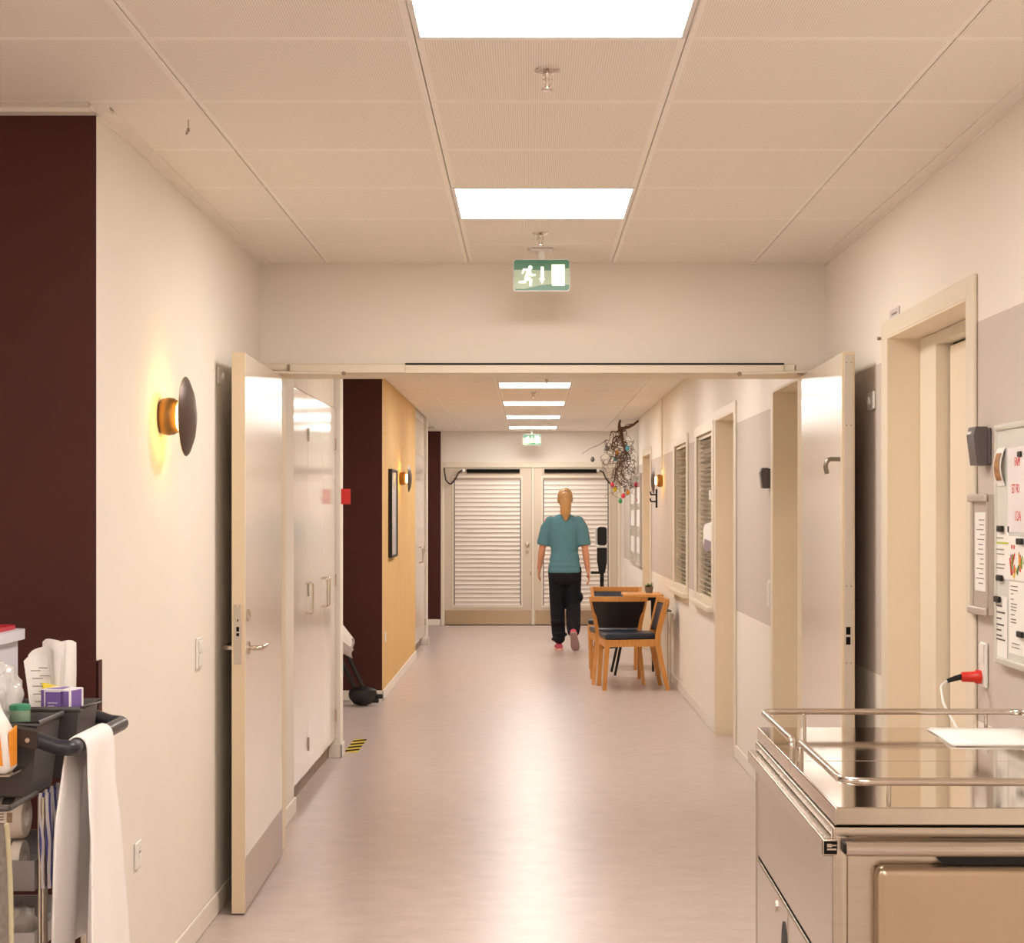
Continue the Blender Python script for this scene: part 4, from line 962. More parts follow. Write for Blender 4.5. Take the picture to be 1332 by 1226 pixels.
sn = thing('sanitizer_stand', 'black floor stand with hand sanitizer dispenser before the glazed end doors', 'sanitizer stand', (.785, 19.0, 0))
X0, Y0 = .785, 19.0
MB().lathe([(.15, .001), (.15, .012), (.03, .02)], (X0, Y0, 0), 'z', 28).build('base', 'black', sn)
MB().cyl((X0, Y0, .015), (X0, Y0, PZ(737, Y0)), .022, 14).build('pole', 'black', sn)
MB().prism([(X0-.03, PZ(745, Y0)), (X0+.03, PZ(745, Y0)), (X0+.052, PZ(730, Y0)), (X0+.052, PZ(712, Y0)), (X0-.052, PZ(712, Y0)), (X0-.052, PZ(730, Y0))], Y0-.05, Y0+.05, 'y').build('drip_tray', 'black', sn)
MB().box(X0-.056, X0+.052, Y0-.06, Y0+.06, PZ(712, Y0), PZ(709, Y0), .003).build('white_band', 'white', sn)
MB().prism(rrect(X0-.05, X0+.05, PZ(709, Y0), PZ(685, Y0), .03), Y0-.055, Y0+.055, 'y').build('dispenser', 'black', sn)
MB().box(X0-.075, X0-.049, Y0-.03, Y0+.03, PZ(708, Y0), PZ(685.5, Y0), .006, 2).build('refill_pack', 'white', sn)
MB().box(X0-.12, X0-.02, Y0-.02, Y0+.02, PZ(746, Y0), PZ(743, Y0), .003).build('side_arm', 'black', sn)
MB().cyl((X0-.03, Y0, PZ(745, Y0)), (X0-.03, Y0, PZ(741, Y0)), .008, 8).build('arm_clamp', 'black', sn)

# ------------------------------------------------------------------ hanging branch with eggs
bark = mat('brown twisted bark', (96, 66, 46), .8, var=.25, vscale=30)
YB = 19.75
br = thing('hanging_branch', 'twisted bare brown branch hung with coloured eggs at the ceiling', 'branch', (.95, YB, 2.4))
R = random.Random(21)
def W(px, py, dy=0.): return Vector((PX(px, YB), YB+dy, PZ(py, YB)))
mb = MB()
main = [W(830.5, 547), W(824, 552, .02), W(818, 555, .05), W(811, 556.5, .06), W(806, 556, .08)]
mb.tube(fillet(main, .08, 4), [.012+.012*i/30 for i in range(len(fillet(main, .08, 4)))], 8)
mb.tube([W(806, 556, .08), W(806, 550, .06), W(807.5, 545.8, .05)], [.02, .014, .010], 8)
tr1 = [W(807, 556, .08), W(809, 565, .1), W(810, 575, .08), W(813, 582, .06), W(815, 590, .05)]
mb.tube(tr1, [.022, .018, .016, .013, .011], 8)
tips = [(W(815, 590, .05), Vector((0, 0, -1)), .010, 5), (W(810, 575, .08), Vector((.9, 0, -.2)), .009, 4), (W(809, 565, .1), Vector((-.9, 0, -.1)), .010, 5), (W(806, 558, .08), Vector((-1, 0, -.05)), .009, 5),
        (W(812, 582, .06), Vector((-.6, .2, -.8)), .010, 5), (W(814, 586, .05), Vector((.5, -.2, -.9)), .009, 5), (W(807, 560, .08), Vector((.6, -.4, -.5)), .008, 4), (W(806, 550, .06), Vector((-.8, 0, .15)), .006, 4), (W(808, 566, .1), Vector((-.5, -.4, -.8)), .008, 5)]
ends = []
def grow(p, d, r, depth):
    L = R.uniform(.14, .26)*(.6+.1*depth); n = 8; pts = [p.copy()]; q = p.copy(); dd = d.normalized(); rs_ = [r]
    for i in range(n):
        dd = (dd + Vector((R.uniform(-1, 1), R.uniform(-.7, .7), R.uniform(-1, .75)))*.95 + Vector(((PX(808, YB)-q.x)*.9, (YB-q.y)*.5, -.04))).normalized(); q = q+dd*L/n
        if q.z < PZ(648, YB): dd.z = abs(dd.z)
        if q.x > XR2-.03: q.x = XR2-.03; dd.x = -abs(dd.x)
        if q.z > CEIL-.03: q.z = CEIL-.03; dd.z = -abs(dd.z)
        pts.append(q.copy()); rs_.append(max(.0022, r*(1-.6*(i+1)/n)))
    mb.tube(pts, rs_, 5)
    ends.append(q.copy())
    if depth > 0:
        for k in range(2 if depth > 2 else R.choice((1, 1, 2))):
            i = R.randint(3, n); grow(pts[i], (dd + Vector((R.uniform(-1, 1), R.uniform(-.8, .8), R.uniform(-1, .4)))*.9), max(.0025, rs_[i]*.8), depth-1)
for t_ in tips: grow(*t_)
mb.tube([W(790, 572), W(780, 578), W(768, 583), W(757, 590)], [.004, .003, .0025, .002], 5)
mb.build('twigs', bark, br)
MB().cyl((PX(806, YB), YB+.08, PZ(556, YB)), (PX(806, YB), YB+.08, CEIL-.0005), .002, 6).build('hanging_wire', 'plinth', br)
eggs = [(771, 597, (86, 80, 70), 'grey'), (790, 583, (88, 84, 70), 'moss grey'), (797, 630, (206, 40, 58), 'crimson'), (800.5, 626+10, (226, 190, 40), 'yellow'), (803, 588, (224, 148, 60), 'orange'), (801, 596, (84, 160, 176), 'turquoise'), (815.5, 583, (90, 168, 190), 'sky blue'),
        (827, 630, (196, 30, 66), 'magenta'), (817.5, 640, (232, 150, 50), 'amber'), (811, 644.5, (214, 44, 54), 'scarlet'), (807.5, 651, (52, 150, 82), 'green'), (830, 650, (222, 110, 116), 'pink')]
R = random.Random(5)
for (px, py, c, nm) in eggs:
    dy = R.uniform(-.1, .12); p = W(px, py, dy)
    t = thing('decorative_egg', nm + ' painted egg hanging from the twisted branch', 'egg', p, group='painted eggs on the branch')
    MB().lathe([(.0, -.030), (.012, -.027), (.020, -.016), (.0225, -.004), (.020, .010), (.013, .023), (.006, .029), (.0, .030)], p, 'z', 14, cap=False).build('egg_shell', mat(nm+' egg', c, .35, var=.12, vscale=30), t)
    tgt = min(ends + tr1, key=lambda e: (Vector((e.x-p.x, e.y-p.y, 0)).length*3 + abs(e.z-p.z-.12)) if e.z > p.z+.03 else 99)
    MB().tube([p+Vector((0, 0, .029)), p.lerp(tgt, .5)+Vector((0, 0, .01)), tgt], .0012, 5).build('thread', 'white', t)
# ------------------------------------------------------------------ the walking person
def remesh(mb, voxel, smooth=4):
    me = mb.mesh('union'); o = bpy.data.objects.new('union', me); COL.objects.link(o)
    r = o.modifiers.new('r', 'REMESH'); r.mode = 'VOXEL'; r.voxel_size = voxel; r.adaptivity = 0
    s_ = o.modifiers.new('s', 'SMOOTH'); s_.factor = .5; s_.iterations = smooth
    dg = bpy.context.evaluated_depsgraph_get(); dg.update(); ev = o.evaluated_get(dg)
    e = ev.to_mesh(); out = MB().add([v.co[:] for v in e.vertices], [tuple(p.vertices) for p in e.polygons]); ev.to_mesh_clear()
    bpy.data.objects.remove(o); return out
def loft(mb, rings, n=20):
    vs = []
    for (cx, cy, z, rx, ry) in rings:
        for k in range(n):
            a = 2*math.pi*k/n; vs.append((cx+rx*math.cos(a), cy+ry*math.sin(a), z))
    fs = [tuple(range(n))[::-1], tuple(range((len(rings)-1)*n, len(rings)*n))]
    for i in range(len(rings)-1):
        for k in range(n): fs.append((i*n+k, i*n+(k+1) % n, (i+1)*n+(k+1) % n, (i+1)*n+k))
    return mb.add(vs, fs)
def limb(mb, pts, rs, n=14):
    pts = [Vector(p) for p in pts]
    mb.tube(pts, rs, n)
    mb.ball(pts[0], rs[0]*.995, 14, 10); mb.ball(pts[-1], rs[-1]*.995, 14, 10)
    for p, r in zip(pts[1:-1], rs[1:-1]): mb.ball(p, r*.99, 14, 10)
    return mb
PX0, PY0 = .375, 18.62
per = thing('person', 'person in teal t-shirt and navy trousers walking away along the corridor', 'person', (PX0, PY0, 0))
sh_l, sh_r = Vector((.200, PY0, 1.345)), Vector((.548, PY0, 1.345))
el_l, el_r = Vector((.142, PY0+.01, 1.075)), Vector((.590, PY0-.03, 1.070))
wr_l, wr_r = Vector((.112, PY0+.12, .865)), Vector((.622, PY0+.00, .845))
hp_l, hp_r = Vector((.300, PY0, .90)), Vector((.455, PY0, .90))
kn_l, kn_r = Vector((.298, PY0+.04, .47)), Vector((.468, PY0+.02, .46))
an_l, an_r = Vector((.318, PY0+.02, .085)), Vector((.462, PY0-.30, .20))
skin = MB()
loft(skin, [(PX0, PY0, .80, .12, .09), (PX0, PY0, .90, .155, .105), (PX0, PY0, 1.02, .125, .09), (PX0, PY0, 1.15, .13, .095), (PX0, PY0, 1.30, .15, .10), (PX0, PY0, 1.38, .11, .075), (PX0, PY0+.005, 1.43, .055, .055)])
limb(skin, [(PX0+.003, PY0+.005, 1.38), (PX0+.005, PY0+.02, 1.52)], [.054, .050])
HC = Vector((PX0+.006, PY0+.025, 1.595))
skin.ball(HC, (.072, .092, .105), 24, 18)
skin.ball(HC+Vector((0, .045, -.055)), (.050, .045, .052), 18, 14)      # jaw
skin.ball(HC+Vector((0, .096, -.014)), (.011, .016, .022), 12, 10)      # nose
skin.ball(HC+Vector((0, .086, -.056)), (.024, .010, .009), 12, 8)       # mouth
for s_ in (-1, 1):
    skin.ball(HC+Vector((s_*.072, -.005, -.006)), (.012, .020, .032), 12, 10)  # ear
    skin.ball(HC+Vector((s_*.03, .078, .022)), (.016, .012, .008), 12, 8)      # brow
for (s_, e, wv) in ((sh_l, el_l, wr_l), (sh_r, el_r, wr_r)):
    limb(skin, [s_, s_.lerp(e, .5), e, e.lerp(wv, .35), wv], [.048, .042, .036, .037, .025])
for (a, b, c) in ((hp_l, kn_l, an_l), (hp_r, kn_r, an_r)):
    limb(skin, [a, a.lerp(b, .5), b, b.lerp(c, .3), c], [.085, .072, .052, .052, .036])
def hand(wv, sgn, d):
    # palm, four fingers and a thumb, relaxed and slightly curled; d = down direction
    d = d.normalized(); fwd = Vector((0, 1, 0)); fwd = (fwd - d*fwd.dot(d)).normalized(); lat = d.cross(fwd)*1.0
    pc = wv + d*.045
    for k in range(4):
        f0 = pc + fwd*(.027-.018*k) + d*.035; L = (.070, .078, .073, .058)[k]; inn = Vector((-sgn, 0, 0))
        f1 = f0 + d*L*.45 + inn*.004; f2 = f1 + d*L*.32 + inn*.012; f3 = f2 + d*L*.22 + inn*.016
        limb(skin, [pc + fwd*(.022-.015*k), f0, f1, f2, f3], [.012, .0098, .0090, .0084, .0075], 10)
        limb(skin, [wv + fwd*(.010-.007*k), pc + fwd*(.022-.015*k)], [.017, .015], 10)
    t0 = wv + d*.025 + fwd*.026; t1 = t0 + d*.03 + fwd*.022 + Vector((-sgn*.006, 0, 0)); t2 = t1 + d*.032 + fwd*.008 + Vector((-sgn*.008, 0, 0))
    limb(skin, [wv + fwd*.008 + d*.01, t0, t1, t2], [.017, .0125, .0105, .0085], 10)
hand(wr_l, -1, (wr_l-el_l)); hand(wr_r, 1, (wr_r-el_r))
limb(skin, [an_l, an_l+Vector((0, .10, -.05))], [.036, .03]); limb(skin, [an_r, an_r+Vector((.01, .07, -.10))], [.036, .03])
remesh(skin, .0052, 3).build('body', mat('skin', (222, 158, 124), .5, var=.04, vscale=15), per, sharp=180)
# eyes
for s_ in (-1, 1): MB().ball(HC+Vector((s_*.031, .0805, .004)), (.012, .009, .008), 12, 8).build('eye', 'white', per)
# t-shirt
shirt = MB()
loft(shirt, [(PX0-.002, PY0-.005, .815, .172, .135), (PX0, PY0-.005, .84, .176, .138), (PX0, PY0-.005, .875, .166, .130), (PX0, PY0-.005, .895, .171, .134), (PX0, PY0-.005, .925, .156, .122), (PX0, PY0-.005, .955, .160, .124), (PX0, PY0-.004, 1.03, .143, .112), (PX0, PY0-.003, 1.15, .152, .116), (PX0, PY0, 1.28, .170, .118), (PX0, PY0, 1.345, .178, .100), (PX0, PY0, 1.385, .150, .080), (PX0, PY0+.002, 1.415, .100, .070), (PX0, PY0+.004, 1.432, .068, .062)], 28)
for (s_, e) in ((sh_l, el_l), (sh_r, el_r)):
    sg_ = -1 if s_ is sh_l else 1
    limb(shirt, [s_+Vector((-sg_*.03, 0, 0)), s_.lerp(e, .25), s_.lerp(e, .55)], [.070, .068, .066])
    e2 = s_.lerp(e, .88); shirt.tube([s_.lerp(e, .3), e2], [.067, .070], 16)
remesh(shirt, .009, 3).build('t_shirt', mat('teal jersey', (92, 138, 150), .8, spec=.2, var=.04, vscale=14, bump=.15, bscale=60), per, sharp=180)
# trousers
tr_ = MB()
loft(tr_, [(PX0+.003, PY0-.005, .70, .10, .10), (PX0+.003, PY0-.005, .74, .165, .132), (PX0+.002, PY0-.006, .80, .176, .140), (PX0, PY0-.005, .85, .158, .120), (PX0, PY0-.005, .89, .142, .108), (PX0, PY0-.003, .97, .125, .092)], 24)
limb(tr_, [hp_l+Vector((-.01, 0, -.06)), hp_l.lerp(kn_l, .5), kn_l, kn_l.lerp(an_l, .4), kn_l.lerp(an_l, .75), an_l+Vector((0, 0, .045))], [.092, .090, .078, .076, .073, .066], 18)
limb(tr_, [hp_r+Vector((.01, 0, -.06)), hp_r.lerp(kn_r, .5), kn_r, kn_r.lerp(an_r, .4), kn_r.lerp(an_r, .8), an_r+Vector((0, .03, .02))], [.092, .090, .078, .078, .074, .066], 18)
tr_.ball(kn_r+Vector((.075, -.01, .10)), (.03, .05, .05), 12, 8)      # cargo pocket flap
for z_, dx in ((.30, -.02), (.17, .015), (.12, -.01)): tr_.ball((an_l.x+dx, PY0-.02, z_), (.075, .072, .03), 14, 8)
remesh(tr_, .010, 3).build('trousers', mat('navy work cloth', (28, 28, 36), .8, spec=.2, var=.15, vscale=14, bump=.2, bscale=60), per, sharp=180)
# hair with ponytail
hair = MB()
hair.ball(HC+Vector((0, -.012, .016)), (.081, .096, .104), 24, 18)
hair.ball(HC+Vector((0, -.075, .045)), (.042, .045, .042), 16, 12)
limb(hair, [HC+Vector((0, -.085, .05)), HC+Vector((.002, -.125, .02)), HC+Vector((.003, -.130, -.06)), HC+Vector((.004, -.125, -.14)), HC+Vector((.004, -.115, -.205))], [.038, .056, .060, .054, .028], 16)
remesh(hair, .006, 3).build('hair', mat('blonde hair', (198, 152, 98), .5, spec=.4, var=.18, vscale=30, stretch=(6, 6, .4), bump=.4, bscale=120), per, sharp=180)
MB().lathe([(.030, -.008), (.036, 0), (.030, .008)], HC+Vector((0, -.108, .052)), 'y', 16).build('hair_band', mat('brown hair band', (140, 92, 56), .6), per)
# shoes
def shoe(an, toe_dir, up, label):
    td = toe_dir.normalized(); up = (up - td*up.dot(td)).normalized(); sd = td.cross(up)
    mb = MB(); base = an - up*.075
    prof = [(-.085, .030, .055), (-.05, .038, .065), (.02, .036, .068), (.08, .043, .052), (.13, .043, .040), (.165, .030, .028)]
    for i in range(len(prof)-1):
        n = 12
    vs = []
    n = 14
    for (l, w2, h2) in prof:
        for k in range(n):
            a = 2*math.pi*k/n; vs.append(base + td*l + sd*w2*math.cos(a) + up*(h2/2+.012+h2/2*math.sin(a)))
    fs = [tuple(range(n))[::-1], tuple(range((len(prof)-1)*n, len(prof)*n))]
    for i in range(len(prof)-1):
        for k in range(n): fs.append((i*n+k, i*n+(k+1) % n, (i+1)*n+(k+1) % n, (i+1)*n+k))
    mb.add(vs, fs)
    sole = MB(); out = [(-.092, .018), (-.07, .036), (.0, .038), (.08, .046), (.13, .044), (.168, .026)]
    pl = [(l, w2) for l, w2 in out] + [(l, -w2) for l, w2 in out[::-1]]
    m_ = len(pl); sole.add([base+td*l+sd*w2 for l, w2 in pl] + [base+td*l+sd*w2+up*.022 for l, w2 in pl], [tuple(range(m_))[::-1], tuple(range(m_, 2*m_))] + [(i, (i+1) % m_, (i+1) % m_+m_, i+m_) for i in range(m_)])
    return mb, sole
mb, so_ = shoe(Vector((an_l.x, an_l.y, .0765)), Vector((-.05, 1, 0)), Vector((0, 0, 1)), '')
s1 = mb.build('shoe', mat('pink running shoe', (206, 84, 110), .6, var=.1, vscale=30), per); so_.build('sole', mat('pale pink sole', (244, 196, 176), .6), s1)
mb, so_ = shoe(an_r+Vector((.005, -.01, -.01)), Vector((.12, .62, -.72)), Vector((0, .72, .6)), '')
s2 = mb.build('shoe', MATS['pink running shoe'], per); so_.build('sole', mat('grey pink sole', (176, 146, 146), .6), s2)

# ------------------------------------------------------------------ cleaning cart
ca = thing('cleaning_cart', 'grey cleaning cart with black push handle standing before the brown wall', 'cart', (-1.45, 3.95, 0))
dg_ = mat('dark grey cart plastic', (84, 78, 76), .45, var=.05)
mg_ = mat('mid grey cart plastic', (138, 130, 128), .45, var=.04)
hb = mat('black blue grip', (40, 40, 48), .35, var=.05)
bb = mat('brown black bracket', (52, 42, 38), .45, var=.05)
XE = -.965; ya, yb2 = 3.74, 4.20
pts = [(-1.045, ya, .967), (XE-.03, ya, .950), (XE, ya, .947), (XE, yb2, .947), (XE-.03, yb2, .950), (-1.045, yb2, .967)]
MB().tube(fillet(pts, .045, 7), .0165, 14).build('push_handle', hb, ca)
for (yy) in (ya, yb2):
    k_ = MB().prism([(-1.20, .955), (-1.20, .995), (-1.12, 1.0), (-1.035, .985), (-1.035, .948), (-1.10, .960)], yy-.018, yy+.018, 'y').build('bracket', bb, ca)
    for xx, zz in ((-1.055, .967), (-1.125, .980)): MB().lathe([(.006, 0), (.005, -.003)], (xx, yy-.0185, zz), 'y', 10).build('bolt', chrome, k_)
for yy in (3.80, 4.16):
    for xx in (-1.045, -1.86): MB().cyl((xx, yy, .12), (xx, yy, .836), .011, 12).build('upright', 'satin', ca)
def tray(name, x0, x1, y0, y1, z0, z1, m, th=.006):
    return MB().box(x0, x1, y0, y1, z0, z0+th).box(x0, x0+th, y0, y1, z0+th, z1).box(x1-th, x1, y0, y1, z0+th, z1).box(x0+th, x1-th, y0, y0+th, z0+th, z1).box(x0+th, x1-th, y1-th, y1, z0+th, z1).build(name, m, ca)
tray('top_tray', -1.87, -1.215, 3.79, 4.30, .95, .99, dg_)
tray('middle_tray', -1.87, -1.06, 3.79, 4.17, .635, .70, mg_)
tray('lower_tray', -1.87, -1.06, 3.79, 4.17, .50, .545, mat('pale grey cart tray', (196, 190, 188), .4))
MB().box(-1.88, -1.03, 3.77, 4.19, .115, .15, .01, 2).build('deck', dg_, ca)
for (x, y) in ((-1.09, 3.82), (-1.09, 4.14), (-1.82, 3.82), (-1.82, 4.14)):
    c_ = MB().box(x-.02, x+.02, y-.016, y+.016, .085, .116).box(x-.02, x+.02, y-.016, y-.012, .04, .085).box(x-.02, x+.02, y+.012, y+.016, .04, .085).build('castor', 'satin', ca)
    MB().lathe([(.038, -.010), (.0425, -.006), (.0425, .006), (.038, .010)], (x, y, .0435), 'y', 20).build('wheel', 'black', c_)
# the striped cloth rail under the bins
MB().cyl((-1.045, 3.80, .832), (-1.045, 4.16, .832), .006, 8).build('cloth_rail', 'satin', ca)

def bin_(x0, x1, y0, y1, z0, z1, label):
    t = thing('waste_bin', label, 'bin', ((x0+x1)/2, (y0+y1)/2, z0), group='dark grey bins on the cleaning cart')
    tp = .016
    def ring(z, i, e=0.): return [(x0+i-e, y0+i-e, z), (x1-i+e, y0+i-e, z), (x1-i+e, y1-i+e, z), (x0+i-e, y1-i+e, z)]
    vs = ring(z0, tp) + ring(z1, 0) + ring(z1, .004) + ring(z0+.004, tp+.004)
    MB().add(vs, [(0, 3, 2, 1)] + [(k, (k+1) % 4, (k+1) % 4+4, k+4) for k in range(4)] + [(k+4, (k+1) % 4+4, (k+1) % 4+8, k+8) for k in range(4)] + [(k+8, (k+1) % 4+8, (k+1) % 4+12, k+12) for k in range(4)] + [(12, 13, 14, 15)]).build('bin_body', dg_, t)
    rp = ring(z1-.002, 0, .003); MB().tube([Vector(p) for p in rp], .006, 8, closed=True).build('rim', dg_, t)
    return t
bin_(-1.205, -1.058, 3.78, 3.955, .875, 1.0, 'dark grey cart bin holding the clear bag and green jar') if False else None
bin_(-1.208, -1.050, 3.775, 3.965, .838, .998, 'dark grey cart bin holding the clear bag and green jar')
bin_(-1.208, -1.015, 3.985, 4.165, .845, 1.005, 'dark grey cart bin holding the purple box and paper bags')
# box with purple print
px0, px1, qy0, qy1, qz0, qz1 = -1.100, -1.028, 4.000, 4.066, .965, 1.046
bx_ = thing('glove_box', 'purple and white carton in the cart bin', 'box', ((px0+px1)/2, (qy0+qy1)/2, qz0))
MB().box(px0, px1, qy0, qy1, qz0, qz1, .002).build('carton', mat('white carton', (232, 226, 230), .5), bx_)
pur = mat('purple print', (124, 96, 168), .5, var=.06, vscale=30)
MB().box(px0+.012, px0+.058, qy0-.0008, qy0-.0001, qz0+.004, qz1-.006).build('front_print', pur, bx_)
MB().box(px0+.001, px0+.008, qy0-.0008, qy0-.0001, qz0+.002, qz1-.002).build('edge_print', pur, bx_)
MB().box(px1-.022, px1-.002, qy0-.0008, qy0-.0001, qz0+.002, qz1-.004).build('corner_print', pur, bx_)
MB().box(px1+.0001, px1+.0008, qy0+.008, qy1-.012, qz0+.002, qz1-.003).build('side_print', pur, bx_)
MB().prism([(px0+.01, qy0+.01), (px1-.02, qy0+.006), (px1-.03, qy1-.01), (px0+.03, qy1-.004)], qz1+.0001, qz1+.0008).build('top_print', pur, bx_)
mb = MB(); R = random.Random(9)
for k in range(6): mb.box(px0+.018, px0+.024+R.uniform(.01, .026), qy0-.0014, qy0-.0009, qz0+.014+.007*k, qz0+.0165+.007*k)
mb.build('print_lines', mat('pale lilac ink', (206, 196, 222), .6), bx_)
bx_.rotation_euler.z = math.radians(-14)
# paper bags: a leaning fan
pb_ = mat('white paper bag', (240, 234, 228), .7, var=.02)
for k in range(7):
    t = thing('paper_bag', 'white printed paper bag standing in the cart bin behind the purple carton', 'paper bag', (-1.12+.010*k, 4.085+.006*k, .90), group='fan of paper bags on the cart')
    lean = -.045+.010*k+.010*math.sin(k*2.7); x0 = -1.146+.0035*k; y0 = 4.082+.0085*k; zt = 1.117+.010*math.sin(k*1.9)+.006*k; wd = .054
    mb = MB().grid(lambda u, v: (x0+wd*v+lean*.55*u+.006*math.sin(3*u+k), y0+.010*math.sin(2.6*v+k*.7)+.012*u*u, .862+(zt-.862)*u+.016*(v-.5)*u*math.sin(k*1.3+.6)-.010*u*(2*v-1)**4), 8, 7)
    n = len(mb.v); f_ = list(mb.f); mb.add([(a, b+.0025, c) for a, b, c in mb.v], f_)
    o = mb.build('bag', pb_, t)
    if k in (0, 2):
        R = random.Random(k); m2 = MB()
        for j in range(5):
            u = .58+.07*j; m2.box(x0+.018+lean*.55*u+R.uniform(0, .006), x0+.05+lean*.55*u-R.uniform(0, .012), y0-.0125, y0-.012, .862+(zt-.862)*u, .864+(zt-.862)*u)
        m2.build('print', ink, t)
yc = thing('yellow_cloth', 'folded yellow cloth poking up between carton and paper bags', 'cloth', (-1.11, 4.07, .97))
MB().grid(lambda u, v: (-1.118+.045*v-.006*u, 4.079+.002*math.sin(7*v), .95+.105*u-.010*v), 4, 6).build('cloth', mat('yellow cloth', (226, 204, 74), .8, bump=.3), yc).modifiers.new('t', 'SOLIDIFY').thickness = .002
bl_ = thing('blue_pack', 'blue plastic pack behind the paper bags on the cart', 'pack', (-1.08, 4.15, .9))
MB().box(-1.094, -1.072, 4.145, 4.158, .87, 1.098, .004, 2).build('pack', mat('blue plastic', (44, 88, 170), .4), bl_)
# green topped jar
gj = thing('small_jar', 'clear plastic jar with green lid in the cart bin', 'jar', (-1.10, 3.83, .96))
MB().lathe([(.021, .0), (.022, .004), (.022, .034), (.0215, .036)], (-1.098, 3.815, .985), 'z', 20).build('jar_body', mat('pale green plastic', (150, 178, 150), .2, trans=.35), gj)
MB().lathe([(.0225, .0), (.0225, .010), (.018, .012), (.006, .013)], (-1.098, 3.815, 1.021), 'z', 20).build('lid', mat('green lid', (60, 140, 104), .4), gj)
MB().lathe([(.016, .0), (.019, .125)], (-1.098, 3.815, .8585), 'z', 14).build('lower_body', MATS['pale green plastic'], gj)
# clear bag
pl_ = mat('clear plastic film', (236, 232, 228), .12, alpha=.55, spec=.8, bump=.6, bscale=25)
pbg = thing('plastic_bag', 'crumpled clear plastic bag on the cleaning cart', 'plastic bag', (-1.16, 3.9, .96))
R = random.Random(2); bm = bmesh.new(); bmesh.ops.create_icosphere(bm, subdivisions=4, radius=1)
from mathutils import noise
for v in bm.verts:
    q = v.co.copy(); d_ = 1+.28*noise.noise(q*2.3)+.16*noise.noise(q*5.1)
    v.co = Vector((-1.160+q.x*.040*d_, 3.885+q.y*.060*d_, 1.030+q.z*.085*d_))
MB().bm(bm).build('bag_film', pl_, pbg)
# tub with red lid
tu = thing('white_tub', 'white plastic tub with red lid on the cleaning cart', 'tub', (-1.33, 4.17, .957))
MB().prism(rrect(-1.445, -1.228, 4.06, 4.275, .03), .957, 1.142).build('tub_body', mat('blue white plastic', (222, 222, 232), .35), tu)
MB().prism(rrect(-1.46, -1.213, 4.045, 4.288, .035), 1.142, 1.166).build('rim', MATS['blue white plastic'], tu)
MB().prism(rrect(-1.45, -1.235, 4.056, 4.278, .03), 1.166, 1.176).build('lid', mat('crimson lid', (186, 34, 50), .4), tu)
# jug hanging at the near side
jh = MB().box(-1.22, -1.075, 3.66, 3.775, .899, .903).build('jug_shelf', 'satin', ca)
ju = thing('cleaner_jug', 'white plastic jug with orange label on the cart side away from the brown wall', 'jug', (-1.15, 3.68, .904))
bm = bmesh.new(); bmesh.ops.create_cube(bm, size=1)
prof = [(-1.225, .904), (-1.085, .904), (-1.075, .915), (-1.082, .99), (-1.098, 1.018), (-1.128, 1.048), (-1.137, 1.075), (-1.165, 1.075), (-1.168, 1.05), (-1.225, 1.01)]
bm.free(); bm = bmesh.new()
va_ = [bm.verts.new((a, 3.655, b)) for a, b in prof]; vb_ = [bm.verts.new((a, 3.725, b)) for a, b in prof]; n = len(prof)
bm.faces.new(va_); bm.faces.new(vb_[::-1])
for i in range(n): bm.faces.new((va_[i], vb_[i], vb_[(i+1) % n], va_[(i+1) % n]))
bmesh.ops.bevel(bm, geom=[e for e in bm.edges if abs(e.verts[0].co.y-e.verts[1].co.y) < 1e-6], offset=.012, segments=3, profile=.5, affect='EDGES')
MB().bm(bm).build('jug_body', mat('milky white plastic', (236, 228, 220), .35), ju)
MB().cyl((-1.151, 3.68, 1.075), (-1.151, 3.68, 1.10), .018, 16).build('cap', 'white', ju)
MB().prism([(3.667, .918), (3.714, .918), (3.714, 1.0), (3.667, .990)], -1.0795, -1.0762, 'x').build('side_label', mat('orange label', (240, 150, 40), .5, var=.06, vscale=40), ju).location = (.001, 0, 0)
MB().prism([(-1.1, .922), (-1.087, .922), (-1.093, .985), (-1.106, .99)], 3.6535, 3.6545, 'y').build('front_label', MATS['orange label'], ju)
# paper rolls on the middle tray
roll_m = mat('wrapped paper roll', (226, 212, 196), .6, var=.03)
def roll(x0, x1, y, z, r, label):
    t = thing('paper_roll', label, 'paper roll', ((x0+x1)/2, y, z-r), group='wrapped paper rolls on the cart')
    MB().lathe([(.012, x0), (r*.93, x0), (r, x0+.006), (r, x1-.006), (r*.93, x1), (.02, x1), (.018, x1-.012), (.0, x1-.012)], (0, y, z), 'x', 28).build('roll', roll_m, t)
    def ring(u0, u1, a0, a1, rr): return MB().grid(lambda u, v: (x1-u0-(u1-u0)*u, y-rr*math.cos(a0+(a1-a0)*v), z+rr*math.sin(a0+(a1-a0)*v)), 2, 4)
    ring(.020, .045, .75, 1.25, r+.0006).build('dark_label', dk, t)
    ring(.018, .03, -.1, .35, r+.0006).build('bar_code', mat('brown ink', (150, 120, 90), .7), t)
    m2 = MB()
    for j in range(4): m2.grid(lambda u, v: (x1-.036-.018*u, y-(r+.0006)*math.cos(.0+.13*j+.05*v), z+(r+.0006)*math.sin(.0+.13*j+.05*v)), 1, 1)
    m2.build('print', ink, t)
roll(-1.32, -1.092, 3.845, .785, .046, 'upper wrapped paper roll on the cart middle tray')
roll(-1.32, -1.100, 3.855, .6885, .0465, 'lower wrapped paper roll on the cart middle tray')
roll(-1.60, -1.34, 3.865, .688, .0465, 'wrapped paper roll deeper on the cart middle tray')
